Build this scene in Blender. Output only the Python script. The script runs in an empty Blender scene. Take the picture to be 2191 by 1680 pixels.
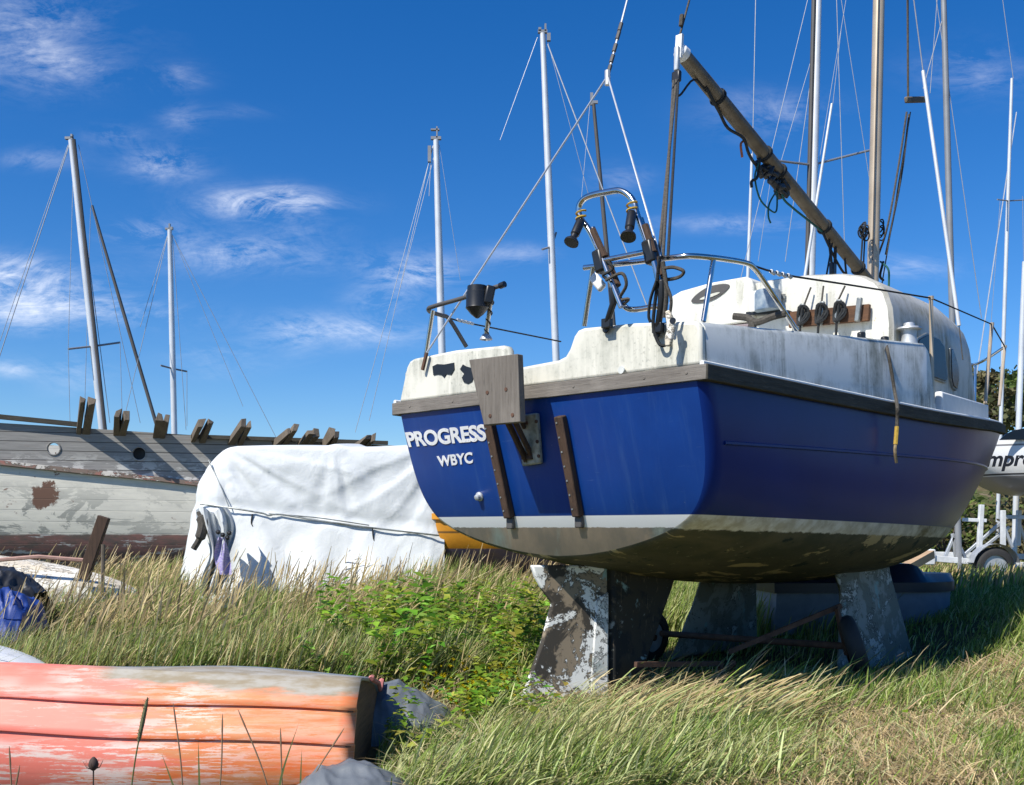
import bpy, bmesh, math, random
import numpy as np
from mathutils import Vector, Matrix, noise as mnoise
random.seed(7)
R = math.radians
SC = bpy.context.scene
COL = SC.collection

# ------------------------------------------------------------------ camera
S, PX0, HZ, EYE = 2191.0, 1095.5, 1130.0, 0.95      # picture width, centre column, horizon row, eye height
cam_d = bpy.data.cameras.new("camera")
cam = bpy.data.objects.new("camera", cam_d)
COL.objects.link(cam)
cam.location = (0, 0, EYE)
cam.rotation_euler = (R(90), 0, 0)
cam_d.sensor_width = 36.0
cam_d.sensor_fit = 'HORIZONTAL'
cam_d.lens = 36.0
cam_d.shift_y = (HZ - 840.0) / S
cam_d.clip_start = 0.05
cam_d.clip_end = 3000
SC.camera = cam

# ------------------------------------------------------------------ sun, sky, exposure
SUN_AZ, SUN_EL = R(42), R(49)          # direction the light travels in plan (from +X), elevation
sd = Vector((math.cos(SUN_AZ) * math.cos(SUN_EL), math.sin(SUN_AZ) * math.cos(SUN_EL), -math.sin(SUN_EL)))
sun_d = bpy.data.lights.new("sun", 'SUN')
sun_d.energy = 5.0
sun_d.angle = R(0.5)
sun_d.color = (1.0, 0.95, 0.86)
sun = bpy.data.objects.new("sun", sun_d)
COL.objects.link(sun)
sun.rotation_euler = sd.to_track_quat('-Z', 'Y').to_euler()
sun.location = (-6, -6, 12)

SC.view_settings.view_transform = 'Standard'
SC.view_settings.look = 'None'
SC.view_settings.exposure = 0.30
SC.view_settings.gamma = 1.0
SC.view_settings.use_curve_mapping = False
SC.cycles.max_bounces = 6
SC.cycles.transparent_max_bounces = 8

world = bpy.data.worlds.new("World")
SC.world = world
world.use_nodes = True


def build_world():
    nt = world.node_tree
    N, L = nt.nodes, nt.links
    N.clear()
    out = N.new('ShaderNodeOutputWorld')
    bg = N.new('ShaderNodeBackground')
    sky = N.new('ShaderNodeTexSky')
    sky.sky_type = 'NISHITA'
    sky.sun_disc = False
    sky.sun_elevation = SUN_EL
    # bearing of the sun, clockwise from +Y
    sky.sun_rotation = math.atan2(-sd.x, -sd.y)
    sky.altitude = 0
    sky.air_density = 1.0
    sky.dust_density = 0.25
    sky.ozone_density = 2.2
    hs = N.new('ShaderNodeHueSaturation')
    hs.inputs['Saturation'].default_value = 1.42
    hs.inputs['Value'].default_value = 1.0
    L.new(sky.outputs[0], hs.inputs['Color'])
    tint = N.new('ShaderNodeMixRGB'); tint.blend_type = 'MULTIPLY'; tint.inputs[0].default_value = 1
    tint.inputs[2].default_value = (.78, .95, 1.22, 1)
    L.new(hs.outputs[0], tint.inputs[1])
    # clouds: soft patches in fixed directions broken up by noise
    tc = N.new('ShaderNodeTexCoord')
    sep = N.new('ShaderNodeSeparateXYZ')
    L.new(tc.outputs['Generated'], sep.inputs[0])

    def m(op, a, b=None, clamp=False):
        n = N.new('ShaderNodeMath'); n.operation = op; n.use_clamp = clamp
        for i, v in enumerate((a, b)):
            if v is None: continue
            if isinstance(v, (int, float)): n.inputs[i].default_value = v
            else: L.new(v, n.inputs[i])
        return n.outputs[0]
    ymax = m('MAXIMUM', sep.outputs[1], 0.05)
    a, e = m('DIVIDE', sep.outputs[0], ymax), m('DIVIDE', sep.outputs[2], ymax)
    cmb = N.new('ShaderNodeCombineXYZ')
    L.new(a, cmb.inputs[0]); L.new(e, cmb.inputs[1])
    p = cmb.outputs[0]

    def noise(scale, sx, sy, rot, detail, rough, dist):
        mp = N.new('ShaderNodeMapping')
        mp.inputs['Scale'].default_value = (sx, sy, 1)
        mp.inputs['Rotation'].default_value = (0, 0, rot)
        L.new(p, mp.inputs[0])
        nn = N.new('ShaderNodeTexNoise')
        nn.inputs['Scale'].default_value = scale
        nn.inputs['Detail'].default_value = detail
        nn.inputs['Roughness'].default_value = rough
        nn.inputs['Distortion'].default_value = dist
        L.new(mp.outputs[0], nn.inputs['Vector'])
        return nn.outputs['Fac']
    n1 = noise(8, 1.0, 2.4, 0.12, 12, 0.70, 0.9)
    n3 = noise(22, 1.0, 3.2, 0.35, 10, 0.72, 1.6)
    n2 = noise(5, 0.9, 2.6, -0.5, 8, 0.6, 1.0)
    tot = None
    # centre px, centre py, half width, half height, weight
    for px, py, w, h, k in [(60, 75, 190, 85, .40), (150, 140, 90, 45, .34), (560, 438, 120, 30, 1.0), (600, 425, 70, 22, .5), (350, 350, 75, 34, .62),
                            (250, 290, 60, 20, .30), (380, 165, 55, 24, .42), (390, 255, 40, 30, .34),
                            (530, 545, 150, 36, .70), (330, 500, 90, 26, .45), (40, 630, 150, 46, 1.5), (10, 590, 80, 36, 1.0), (210, 675, 180, 26, .55),
                            (890, 590, 85, 40, .62), (820, 640, 70, 28, .42), (700, 705, 140, 30, .48), (830, 715, 90, 25, .42),
                            (460, 770, 90, 30, .34), (160, 800, 70, 35, .34), (630, 720, 60, 40, .30), (650, 490, 70, 15, .30),
                            (1330, 390, 60, 30, .34), (1560, 480, 160, 18, .36), (1640, 250, 120, 45, .30),
                            (2080, 150, 110, 50, .24), (1930, 575, 110, 25, .30), (1100, 545, 70, 20, .28), (20, 790, 60, 20, .4), (480, 240, 70, 15, .16), (80, 340, 90, 20, .25)]:
        va = m('MULTIPLY', m('SUBTRACT', a, (px - PX0) / S), S / w)
        vb = m('MULTIPLY', m('SUBTRACT', e, (HZ - py) / S), S / h)
        g = m('MULTIPLY', m('EXPONENT', m('MULTIPLY', m('ADD', m('MULTIPLY', va, va), m('MULTIPLY', vb, vb)), -1.0)), k)
        tot = g if tot is None else m('ADD', tot, g)
    br = m('MULTIPLY', m('ADD', m('SUBTRACT', n1, 0.40), m('MULTIPLY', m('SUBTRACT', n3, .5), .40)), 3.0, clamp=True)
    br2 = m('MULTIPLY', m('SUBTRACT', n2, 0.28), 2.2, clamp=True)
    fac = m('MULTIPLY', m('MULTIPLY', tot, m('MULTIPLY', br, br2)), 1.9, clamp=True)
    fac = m('MULTIPLY', fac, 0.85)
    mix = N.new('ShaderNodeMixRGB')
    L.new(fac, mix.inputs[0])
    L.new(tint.outputs[0], mix.inputs[1])
    mix.inputs[2].default_value = (10.5, 10.8, 11.6, 1)
    L.new(mix.outputs[0], bg.inputs['Color'])
    bg.inputs['Strength'].default_value = 0.093
    L.new(bg.outputs[0], out.inputs[0])


build_world()


def at(px, py, Y):
    """A point at depth Y seen at picture position px, py."""
    return Vector(((px - PX0) / S * Y, Y, EYE + (HZ - py) / S * Y))


# ------------------------------------------------------------------ materials
def lin(r, g, b):
    f = lambda c: (c / 255 / 12.92) if c / 255 <= .04045 else ((c / 255 + .055) / 1.055) ** 2.4
    return (f(r), f(g), f(b), 1)


class NM:
    """Small helper round a material's node tree."""
    def __init__(s, name):
        s.m = bpy.data.materials.new(name); s.m.use_nodes = True
        s.N, s.L = s.m.node_tree.nodes, s.m.node_tree.links
        s.b = s.N['Principled BSDF']
        s.tc = s.N.new('ShaderNodeTexCoord').outputs['Object']

    def set(s, sock, v):
        if isinstance(v, bpy.types.NodeSocket): s.L.new(v, sock)
        else:
            if hasattr(sock.default_value, '__len__') and isinstance(v, (tuple, list)) and len(v) == 3 and len(sock.default_value) == 4: v = tuple(v) + (1,)
            sock.default_value = v

    def math(s, op, a, b=0.0, clamp=False):
        n = s.N.new('ShaderNodeMath'); n.operation = op; n.use_clamp = clamp
        s.set(n.inputs[0], a); s.set(n.inputs[1], b)
        return n.outputs[0]

    def map(s, scale=(1, 1, 1), rot=(0, 0, 0), loc=(0, 0, 0)):
        n = s.N.new('ShaderNodeMapping')
        n.inputs['Scale'].default_value = scale; n.inputs['Rotation'].default_value = rot; n.inputs['Location'].default_value = loc
        s.L.new(s.tc, n.inputs[0])
        return n.outputs[0]

    def noise(s, scale=5, stretch=(1, 1, 1), detail=6, rough=.6, dist=0, loc=(0, 0, 0), rot=(0, 0, 0)):
        n = s.N.new('ShaderNodeTexNoise')
        s.L.new(s.map(stretch, rot, loc), n.inputs['Vector'])
        n.inputs['Scale'].default_value = scale; n.inputs['Detail'].default_value = detail
        n.inputs['Roughness'].default_value = rough; n.inputs['Distortion'].default_value = dist
        return n.outputs['Fac']

    def step(s, v, lo, hi):
        n = s.N.new('ShaderNodeMapRange'); n.clamp = True
        s.set(n.inputs['Value'], v)
        n.inputs['From Min'].default_value = lo; n.inputs['From Max'].default_value = hi
        return n.outputs['Result']

    def mix(s, f, a, b):
        n = s.N.new('ShaderNodeMixRGB')
        s.set(n.inputs[0], f); s.set(n.inputs[1], a); s.set(n.inputs[2], b)
        return n.outputs[0]

    def xyz(s):
        n = s.N.new('ShaderNodeSeparateXYZ'); s.L.new(s.tc, n.inputs[0])
        return n.outputs

    def bump(s, h, strength=.3, dist=.01):
        n = s.N.new('ShaderNodeBump')
        n.inputs['Strength'].default_value = strength; n.inputs['Distance'].default_value = dist
        s.set(n.inputs['Height'], h)
        s.L.new(n.outputs[0], s.b.inputs['Normal'])

    def done(s, color, rough=.6, metal=0.0, coat=0.0, spec=None):
        s.set(s.b.inputs['Base Color'], color); s.set(s.b.inputs['Roughness'], rough); s.set(s.b.inputs['Metallic'], metal)
        if coat: s.b.inputs['Coat Weight'].default_value = coat; s.b.inputs['Coat Roughness'].default_value = .08
        if spec is not None: s.b.inputs['Specular IOR Level'].default_value = spec
        return s.m


def simple(name, col, rough=.5, metal=0., var=.25, scale=12, bump=0., stretch=(1, 1, 1), coat=0., col2=None, spec=None):
    k = NM(name)
    c2 = col2 or tuple(c * (1 - var) for c in col[:3])
    f = k.step(k.noise(scale, stretch), .35, .68)
    if bump: k.bump(k.noise(scale * 3, stretch, 4), bump, .01)
    return k.done(k.mix(f, col, c2), rough, metal, coat, spec)


def wood(name, a, b, axis=0, scale=9, rough=.85, dark=(.03, .028, .025)):
    """Weathered timber: grain drawn along one axis, with splits."""
    k = NM(name)
    st = [7, 7, 7]; st[axis] = .35
    g = k.noise(scale, st, 8, .7, .3)
    g2 = k.noise(scale * 3, st, 4, .6)
    c = k.mix(k.step(g, .3, .7), a, b)
    c = k.mix(k.math('MULTIPLY', k.step(g2, .60, .72), .75), c, dark)
    c = k.mix(k.math('MULTIPLY', k.step(k.noise(4), .5, .7), .4), c, tuple(x * 1.35 for x in a[:3]))
    k.bump(g2, .5, .004)
    return k.done(c, rough, spec=.25)


def stained_white(name, base, dirt, streak_axis=2, amount=.6, lichen=True, scale=1.0, lo=.46, hi=.66):
    """White gelcoat with green grey algae runs and a little lichen."""
    k = NM(name)
    st = [9, 9, 9]; st[streak_axis] = .8
    runs = k.step(k.noise(2.2 * scale, st, 7, .65, .2), lo, hi)
    blot = k.step(k.noise(3.0 * scale, (1, 1, 1), 5, .6, loc=(3, 1, 2)), .38, .62)
    spk = k.step(k.noise(60, (1, 1, 1), 3, .6), .56, .66)
    f = k.math('MULTIPLY', k.math('MULTIPLY', runs, blot), amount, True)
    c = k.mix(f, base, dirt)
    c = k.mix(k.math('MULTIPLY', k.math('MULTIPLY', spk, blot), amount * .5), c, tuple(d * .55 for d in dirt[:3]))
    if lichen:
        c = k.mix(k.step(k.noise(7, (1, 1, 1), 6, .65, loc=(9, 4, 1)), .70, .73), c, (.42, .24, .035, 1))
    k.bump(k.noise(30), .08, .004)
    return k.done(c, k.math('ADD', k.math('MULTIPLY', f, .3), .38), spec=.4)


M = {}
M['white_aft'] = stained_white('aged_white_gelcoat', (.72, .70, .60, 1), (.30, .31, .26, 1), amount=.85, lo=.36, hi=.62)
M['white_side'] = stained_white('algae_streaked_gelcoat', (.68, .695, .655, 1), (.20, .215, .185, 1), amount=.95, lo=.36, hi=.56)
M['white_cabin'] = stained_white('cabin_gelcoat', (.72, .705, .63, 1), (.38, .37, .29, 1), amount=.75)
M['cabin_mossy'] = stained_white('mossy_gelcoat', (.55, .53, .46, 1), (.20, .18, .10, 1), amount=.95, lo=.35, hi=.6)
M['white'] = simple('white_paint', (.80, .81, .80), .45, var=.12)
M['spar_white'] = simple('pale_aluminium_spar', (.74, .76, .77), .38, .25, var=.18, scale=2)
M['spar_grey'] = simple('grey_spar', (.30, .31, .32), .45, .2, var=.25, scale=2)
M['spar_dark'] = simple('dark_spar', (.09, .085, .08), .55, 0, var=.3, scale=2)
M['spar_gold'] = simple('gold_anodised_spar', (.56, .46, .33), .36, .3, var=.28, scale=3, col2=(.42, .33, .23))
M['spar_boom'] = simple('stained_boom_alloy', (.20, .165, .115), .55, .1, var=.45, scale=6, col2=(.10, .075, .05))
M['steel'] = simple('stainless_steel', (.62, .62, .60), .20, 1.0, var=.2, scale=20)
M['galv'] = simple('galvanised_steel', (.58, .60, .61), .5, .5, var=.25, scale=10)
M['white_galv'] = simple('white_painted_steel', (.74, .76, .76), .5, 0, var=.25, scale=8)
M['wire'] = simple('stay_wire', (.40, .42, .44), .45, .5, var=.2)
M['wire_pale'] = simple('pale_stay_wire', (.55, .57, .60), .45, .3, var=.2)
M['black'] = simple('black_plastic', (.016, .017, .019), .38, var=.3)
M['rubber'] = simple('black_rubber', (.030, .029, .028), .75, var=.3)
M['rope_grey'] = simple('weathered_rope', (.10, .09, .075), .95, var=.5, scale=60, bump=.5)
M['rope_dark'] = simple('dark_rope', (.030, .033, .035), .95, var=.5, scale=60, bump=.5)
M['rope_green'] = simple('green_rope', (.012, .10, .085), .9, var=.4, scale=60)
M['rope_tan'] = simple('tan_rope', (.30, .23, .13), .95, var=.5, scale=60)
M['rope_orange'] = simple('orange_rope', (.42, .13, .06), .95, var=.4, scale=60)
M['rope_yellow'] = simple('yellow_twine', (.55, .36, .06), .95, var=.4, scale=60)
M['wood_bare'] = wood('weathered_teak', (.23, .21, .185, 1), (.13, .115, .10, 1), axis=1)
M['wood_bare_z'] = wood('weathered_board', (.20, .18, .155, 1), (.115, .10, .085, 1), axis=2)
M['wood_dark'] = wood('blackened_strake', (.085, .078, .062, 1), (.035, .034, .028, 1), axis=0, dark=(.16, .15, .12))
M['wood_brown'] = wood('brown_hardwood', (.10, .062, .042, 1), (.045, .030, .023, 1), axis=2)
M['wood_brown_y'] = wood('brown_pinrail_wood', (.17, .085, .045, 1), (.05, .032, .024, 1), axis=1)
M['wood_purple'] = wood('purplish_washboard', (.30, .25, .26, 1), (.20, .165, .17, 1), axis=1)
M['timber'] = wood('grey_brown_timber', (.20, .165, .125, 1), (.10, .08, .06, 1), axis=2)
k = NM('white_letter_vinyl')
M['letter'] = k.done(k.mix(k.math('MULTIPLY', k.step(k.noise(70, (1, 1, 1), 5, .7), .60, .64), .55), k.mix(k.step(k.noise(9), .4, .7), (.84, .84, .83, 1), (.66, .67, .68, 1)), (.16, .20, .34, 1)), .55)
M['letter_black'] = simple('black_letter_vinyl', (.012, .012, .016), .5, var=.04)
M['glass_dark'] = simple('smoked_window', (.010, .016, .028), .22, var=.3, scale=3, spec=.22)
M['alu_dull'] = simple('dull_alloy', (.34, .36, .35), .45, .6, var=.4, scale=25)
M['bracket_plate'] = simple('mottled_alloy_plate', (.42, .43, .38), .6, .2, var=.5, scale=22, col2=(.17, .17, .14))
M['blue_can'] = simple('blue_grey_tin', (.10, .16, .24), .6, var=.5, scale=18, col2=(.30, .35, .38))


def transom_paint():
    """Blue topside, white boot top and worn antifouling, divided at the waterline."""
    k = NM('transom_paint')
    x = k.xyz()
    z = k.math('ADD', x[2], k.math('MULTIPLY', x[0], .02))
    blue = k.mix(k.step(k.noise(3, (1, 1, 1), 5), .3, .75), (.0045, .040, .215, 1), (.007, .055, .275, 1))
    blue = k.mix(k.math('MULTIPLY', k.step(k.noise(4, (1, 4, .22), 8, .75, .2, loc=(2, 2, 2)), .52, .74), .34), blue, (.05, .12, .30, 1))
    chip = k.step(k.noise(38, (1, 1, .6), 6, .7, loc=(1, 3, 2)), .70, .72)
    blue = k.mix(k.math('MULTIPLY', chip, .5), blue, (.16, .22, .34, 1))
    blue = k.mix(k.math('MULTIPLY', k.step(k.noise(26, (1, .15, 2.5), 5, .7, loc=(5, 3, 2)), .66, .69), .35), blue, (.10, .17, .33, 1))
    af = k.mix(k.step(k.noise(5, (1, 1, .6), 7, .65), .36, .62), (.40, .31, .22, 1), (.25, .215, .165, 1))
    af = k.mix(k.step(k.noise(4, (1, 1, .25), 6, .6, loc=(5, 2, 0)), .56, .72), af, (.36, .47, .42, 1))
    af = k.mix(k.math('MULTIPLY', k.step(k.math('ABSOLUTE', x[1]), .48, .80), k.step(k.noise(14), .38, .52)), af, (.12, .145, .14, 1))
    edge = k.math('ADD', z, k.math('MULTIPLY', k.math('SUBTRACT', k.noise(26), .5), .016))
    c = k.mix(k.step(edge, .955, .959), af, (.86, .87, .86, 1))
    c = k.mix(k.step(z, 1.0155, 1.0175), c, blue)
    up = k.step(z, 1.015, 1.018)
    rough = k.math('SUBTRACT', .72, k.math('MULTIPLY', up, .40))
    k.bump(k.noise(2.5, (1, 1, 1), 2), .05, .02)
    return k.done(c, rough, spec=.4)


def side_paint():
    k = NM('topside_paint')
    x = k.xyz()
    z = k.math('ADD', x[2], k.math('MULTIPLY', x[0], .02))
    blue = k.mix(k.step(k.noise(2, (1, 1, 1), 5), .3, .75), (.0035, .021, .140, 1), (.0050, .027, .175, 1))  # transom's blue in a darker copy, shade of this side painted in
    bow_streaks = k.math('MULTIPLY', k.step(k.noise(5, (1, 1, .22), 7, .7, .3, loc=(4, 0, 1)), .62, .78), k.step(x[0], 2.6, 4.2))  # paler upright streaks, stronger towards the bow
    blue = k.mix(k.math('MULTIPLY', bow_streaks, .35), blue, (.10, .12, .17, 1))
    af = k.mix(k.step(k.noise(3.2, (.8, 1, 1.4), 7, .68, .4), .40, .62), (.070, .074, .054, 1), (.12, .112, .078, 1))
    af = k.mix(k.step(k.noise(2.6, (1, 1.6, 2.4), 6, .66, .6, loc=(7, 1, 3)), .565, .59), af, (.40, .33, .19, 1))
    af = k.mix(k.step(k.noise(6, (1, 1, 1), 6, .6, loc=(1, 8, 3)), .64, .67), af, (.030, .042, .042, 1))
    boot = k.mix(k.step(k.noise(6, (.8, .8, .8), 6, .7), .40, .64), (.60, .56, .45, 1), (.19, .16, .09, 1))
    boot = k.mix(k.math('MULTIPLY', k.math('SUBTRACT', 1, k.step(x[0], .9, 2.6)), .8), boot, k.mix(k.step(k.noise(9), .45, .6), (.82, .81, .76, 1), (.55, .51, .41, 1)))
    af = k.mix(k.step(k.noise(24, (1, 1, 1.5), 5, .7, loc=(2, 8, 1)), .63, .66), af, (.20, .19, .13, 1))
    edge = k.math('ADD', z, k.math('MULTIPLY', k.math('SUBTRACT', k.noise(22), .5), .03))
    c = k.mix(k.step(edge, .945, .952), af, boot)
    c = k.mix(k.step(z, 1.0155, 1.0175), c, blue)
    up = k.step(z, 1.015, 1.018)
    rough = k.math('SUBTRACT', .75, k.math('MULTIPLY', up, .45))
    k.bump(k.noise(1.6, (1, 1, 1), 2), .10, .03)
    return k.done(c, rough, spec=.16)


def peeling(name, base, under, white, scale=3.4, wlo=.56, wst=(1, 1, 1), teal=True, loc=(0, 0, 0)):
    k = NM(name)
    c = k.mix(k.step(k.noise(scale, (1, 1, 1), 8, .66, .5, loc=loc), .46, .50), base, under)
    if teal: c = k.mix(k.step(k.noise(scale * 1.3, (1, 1, 1), 6, .6, .3, loc=(4 + loc[0], 2, 7)), .62, .66), c, (.24, .36, .36, 1))
    rag = k.math('MULTIPLY', k.math('SUBTRACT', k.noise(scale * 7, wst, 6, .7, loc=(3, 3, 1)), .5), .30)
    fl = k.math('ADD', k.noise(scale * .9, wst, 9, .72, .5, loc=(1 + loc[0], 9, 5)), rag)
    c = k.mix(k.step(fl, wlo - .03, wlo - .005), c, (.05, .048, .042, 1))
    c = k.mix(k.step(fl, wlo, wlo + .02), c, white)
    c = k.mix(k.math('MULTIPLY', k.step(k.noise(scale * 9, (1, 1, .35), 5, .7, loc=(7, 2, 2)), .6, .66), .5), c, (.20, .15, .10, 1))
    k.bump(k.noise(scale * .9, wst, 9, .68, .5, loc=(1 + loc[0], 9, 5)), .4, .006)
    return k.done(c, .8, spec=.25)


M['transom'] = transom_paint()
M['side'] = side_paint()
M['keel_paint'] = peeling('flaking_keel_paint', (.27, .29, .265, 1), (.17, .18, .155, 1), (.46, .48, .45, 1), 5, .58)
M['skeg_paint'] = peeling('dark_skeg_paint', (.022, .024, .024, 1), (.045, .040, .030, 1), (.30, .31, .28, 1), 4, .64)
M['rudder_paint'] = peeling('flaking_rudder_paint', (.060, .052, .042, 1), (.27, .215, .15, 1), (.80, .80, .76, 1), 4.2, .515, teal=True)
M['rudder_edge'] = peeling('rudder_stock_paint', (.55, .56, .53, 1), (.40, .44, .42, 1), (.78, .78, .74, 1), 4.2, .50, teal=True)


def bulwark_wood():
    """Grey planks with seams and leftovers of white paint."""
    k = NM('grey_planking')
    x = k.xyz()
    seam = k.math('PINGPONG', k.math('ADD', x[2], k.math('MULTIPLY', x[0], .004)), .062)
    g = k.noise(6, (.5, 1, 9), 8, .7)
    c = k.mix(k.step(g, .3, .7), (.33, .32, .30, 1), (.20, .195, .185, 1))
    c = k.mix(k.math('MULTIPLY', k.step(k.noise(5, (1, 1, 2), 5, .6, loc=(2, 0, 0)), .6, .72), .5), c, (.30, .20, .13, 1))
    low = k.math('SUBTRACT', 1, k.step(x[2], 1.62, 1.98))
    left = k.math('SUBTRACT', 1.0, k.math('MULTIPLY', k.step(x[0], 2.2, 4.6), .6))
    pn = k.step(k.noise(3.4, (1, 1, 3), 9, .72, .4, loc=(8, 0, 3)), .50, .55)
    c = k.mix(k.math('MULTIPLY', k.math('MULTIPLY', pn, low), left), c, (.70, .69, .64, 1))
    c = k.mix(k.math('SUBTRACT', 1, k.step(seam, .0015, .006)), c, (.035, .033, .03, 1))
    k.bump(k.step(seam, 0, .006), .6, .01)
    return k.done(c, .88, spec=.2)


def old_hull_paint():
    """Cream paint flaking off wood, rust red boot top below."""
    k = NM('flaking_cream_hull')
    x = k.xyz()
    seam = k.math('PINGPONG', k.math('ADD', x[2], k.math('MULTIPLY', x[0], .01)), .075)
    c = k.mix(k.step(k.noise(4, (.6, 1, 3), 8, .7), .35, .7), (.70, .67, .57, 1), (.55, .53, .46, 1))
    bare = k.step(k.noise(2.1, (.7, 1, 1.3), 9, .72, .5, loc=(0, 3, 2)), .50, .52)
    lowleft = k.math('MULTIPLY', k.math('SUBTRACT', 1, k.math('MULTIPLY', k.step(x[0], 1.2, 3.6), .75)), k.math('SUBTRACT', 1, k.step(x[2], 1.2, 1.62)))
    c = k.mix(k.math('MULTIPLY', bare, k.math('MULTIPLY', lowleft, .9)), c, (.24, .245, .22, 1))
    c = k.mix(k.math('MULTIPLY', k.step(k.noise(2.2, (1, 1, 1.2), 8, .7, .4, loc=(5, 1, 4)), .60, .63), k.step(x[2], .85, 1.1)), c, (.20, .11, .08, 1))
    boot = k.mix(k.step(k.noise(5, (.6, 1, 2), 8, .7), .42, .6), (.25, .13, .11, 1), (.13, .105, .09, 1))
    boot = k.mix(k.step(k.noise(4, (.5, 1, 2.5), 8, .7, .3, loc=(3, 3, 3)), .56, .60), boot, (.50, .49, .46, 1))
    e = k.math('ADD', x[2], k.math('MULTIPLY', k.math('SUBTRACT', k.noise(5, (.6, 1, 1)), .5), .07))
    c = k.mix(k.step(e, .85, .87), boot, c)
    # one large bare patch left of the middle
    dx = k.math('DIVIDE', k.math('SUBTRACT', x[0], 1.42), .17)
    dz = k.math('DIVIDE', k.math('SUBTRACT', x[2], 1.39), .19)
    rr = k.math('ADD', k.math('ADD', k.math('MULTIPLY', dx, dx), k.math('MULTIPLY', dz, dz)), k.math('MULTIPLY', k.math('SUBTRACT', k.noise(5, (1, 1, 1), 9, .75), .5), 4.5))
    c = k.mix(k.math('SUBTRACT', 1, k.step(rr, .8, 1.0)), c, (.15, .085, .060, 1))
    c = k.mix(k.math('MULTIPLY', k.math('SUBTRACT', 1, k.step(seam, .0008, .0035)), .30), c, (.15, .14, .12, 1))
    k.bump(k.step(seam, 0, .006), .3, .008)
    return k.done(c, .8, spec=.25)


M['bulwark'] = bulwark_wood()
M['old_hull'] = old_hull_paint()
M['strake_red'] = peeling('faded_red_strake', (.32, .15, .12, 1), (.20, .15, .12, 1), (.60, .56, .50, 1), 5, .54, (.5, 1, 1), teal=False)


def dinghy_paint():
    k = NM('faded_red_dinghy_paint')
    x = k.xyz()
    xx = k.math('ADD', x[0], k.math('MULTIPLY', k.math('SUBTRACT', k.noise(3, (1, 1, 1), 3), .5), .5))
    pink = k.mix(k.step(k.noise(2, (1, 1, 2), 5), .35, .7), (.82, .20, .145, 1), (.80, .25, .18, 1))
    orange = k.mix(k.step(k.noise(5, (.6, 1, 4), 7, .7), .35, .66), (.78, .165, .042, 1), (.64, .28, .12, 1))
    c = k.mix(k.step(k.math('ADD', xx, k.math('MULTIPLY', k.math('SUBTRACT', k.noise(4, (.3, 1, 5), 7, .7, loc=(3, 3, 3)), .5), 1.6)), -1.02, -.80), pink, orange)
    scr = k.math('MULTIPLY', k.math('SUBTRACT', k.noise(34, (.16, 1, 2.6), 5, .75, loc=(2, 2, 5)), .5), 1.15)
    sc = k.step(k.math('ADD', k.noise(2.3, (.8, 1, 3.2), 9, .76, .3, loc=(6, 0, 2)), scr), .50, .53)
    hi = k.noise(12, (.4, 1, 4), 6, .7, loc=(1, 5, 1))
    zone = k.math('MAXIMUM', k.math('SUBTRACT', 1, k.step(x[2], .09, .13)), k.math('MULTIPLY', k.step(k.noise(1.3, (1, 1, 2), 3, loc=(2, 2, 8)), .46, .6), .9))
    zone = k.math('MULTIPLY', zone, k.math('SUBTRACT', 1, k.math('MULTIPLY', k.step(x[0], -.75, -.3), .75)))
    c = k.mix(k.math('MULTIPLY', k.math('MULTIPLY', sc, zone), k.step(hi, .34, .50)), c, (.80, .62, .54, 1))
    c = k.mix(k.math('MULTIPLY', k.step(k.noise(30, (.10, 1, 3.5), 6, .75, loc=(8, 1, 5)), .60, .64), .55), c, (.60, .30, .19, 1))
    c = k.mix(k.step(k.noise(20, (.5, 1, 2), 7, .7, loc=(3, 7, 5)), .695, .71), c, (.26, .20, .13, 1))
    # bare grey brown glass along the bilge edge
    e = k.math('ADD', k.math('ADD', x[2], k.math('MULTIPLY', x[0], .044)), k.math('MULTIPLY', k.math('SUBTRACT', k.noise(7, (.4, 1, 2), 8, .7), .5), .12))
    worn = k.mix(k.step(k.noise(16, (.5, 1, 2), 6), .4, .6), (.30, .245, .16, 1), (.40, .37, .31, 1))
    c = k.mix(k.math('MULTIPLY', k.step(e, .268, .290), k.step(x[0], -1.15, -1.0)), c, worn)
    k.bump(k.noise(24, (.3, 1, 3), 5), .12, .004)
    return k.done(c, .55, spec=.4)


M['dinghy'] = dinghy_paint()
M['dinghy_bottom'] = simple('grey_bottom_paint', (.21, .235, .26), .6, var=.25, scale=4)
M['dinghy_wood'] = wood('rotten_transom_wood', (.22, .125, .07, 1), (.10, .06, .04, 1), axis=1)
M['dinghy_edge'] = simple('faded_pink_edge', (.62, .22, .19), .7, var=.4, scale=9)


def tarp(name, a, b, rough=.5, sheen=False, scale=2):
    k = NM(name)
    c = k.mix(k.step(k.noise(scale, (1, 1, 1), 6, .65), .35, .7), a, b)
    k.bump(k.noise(7, (1, 1, 1), 5, .55, 1.2), .22, .03)
    return k.done(c, rough, spec=.4)


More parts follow.
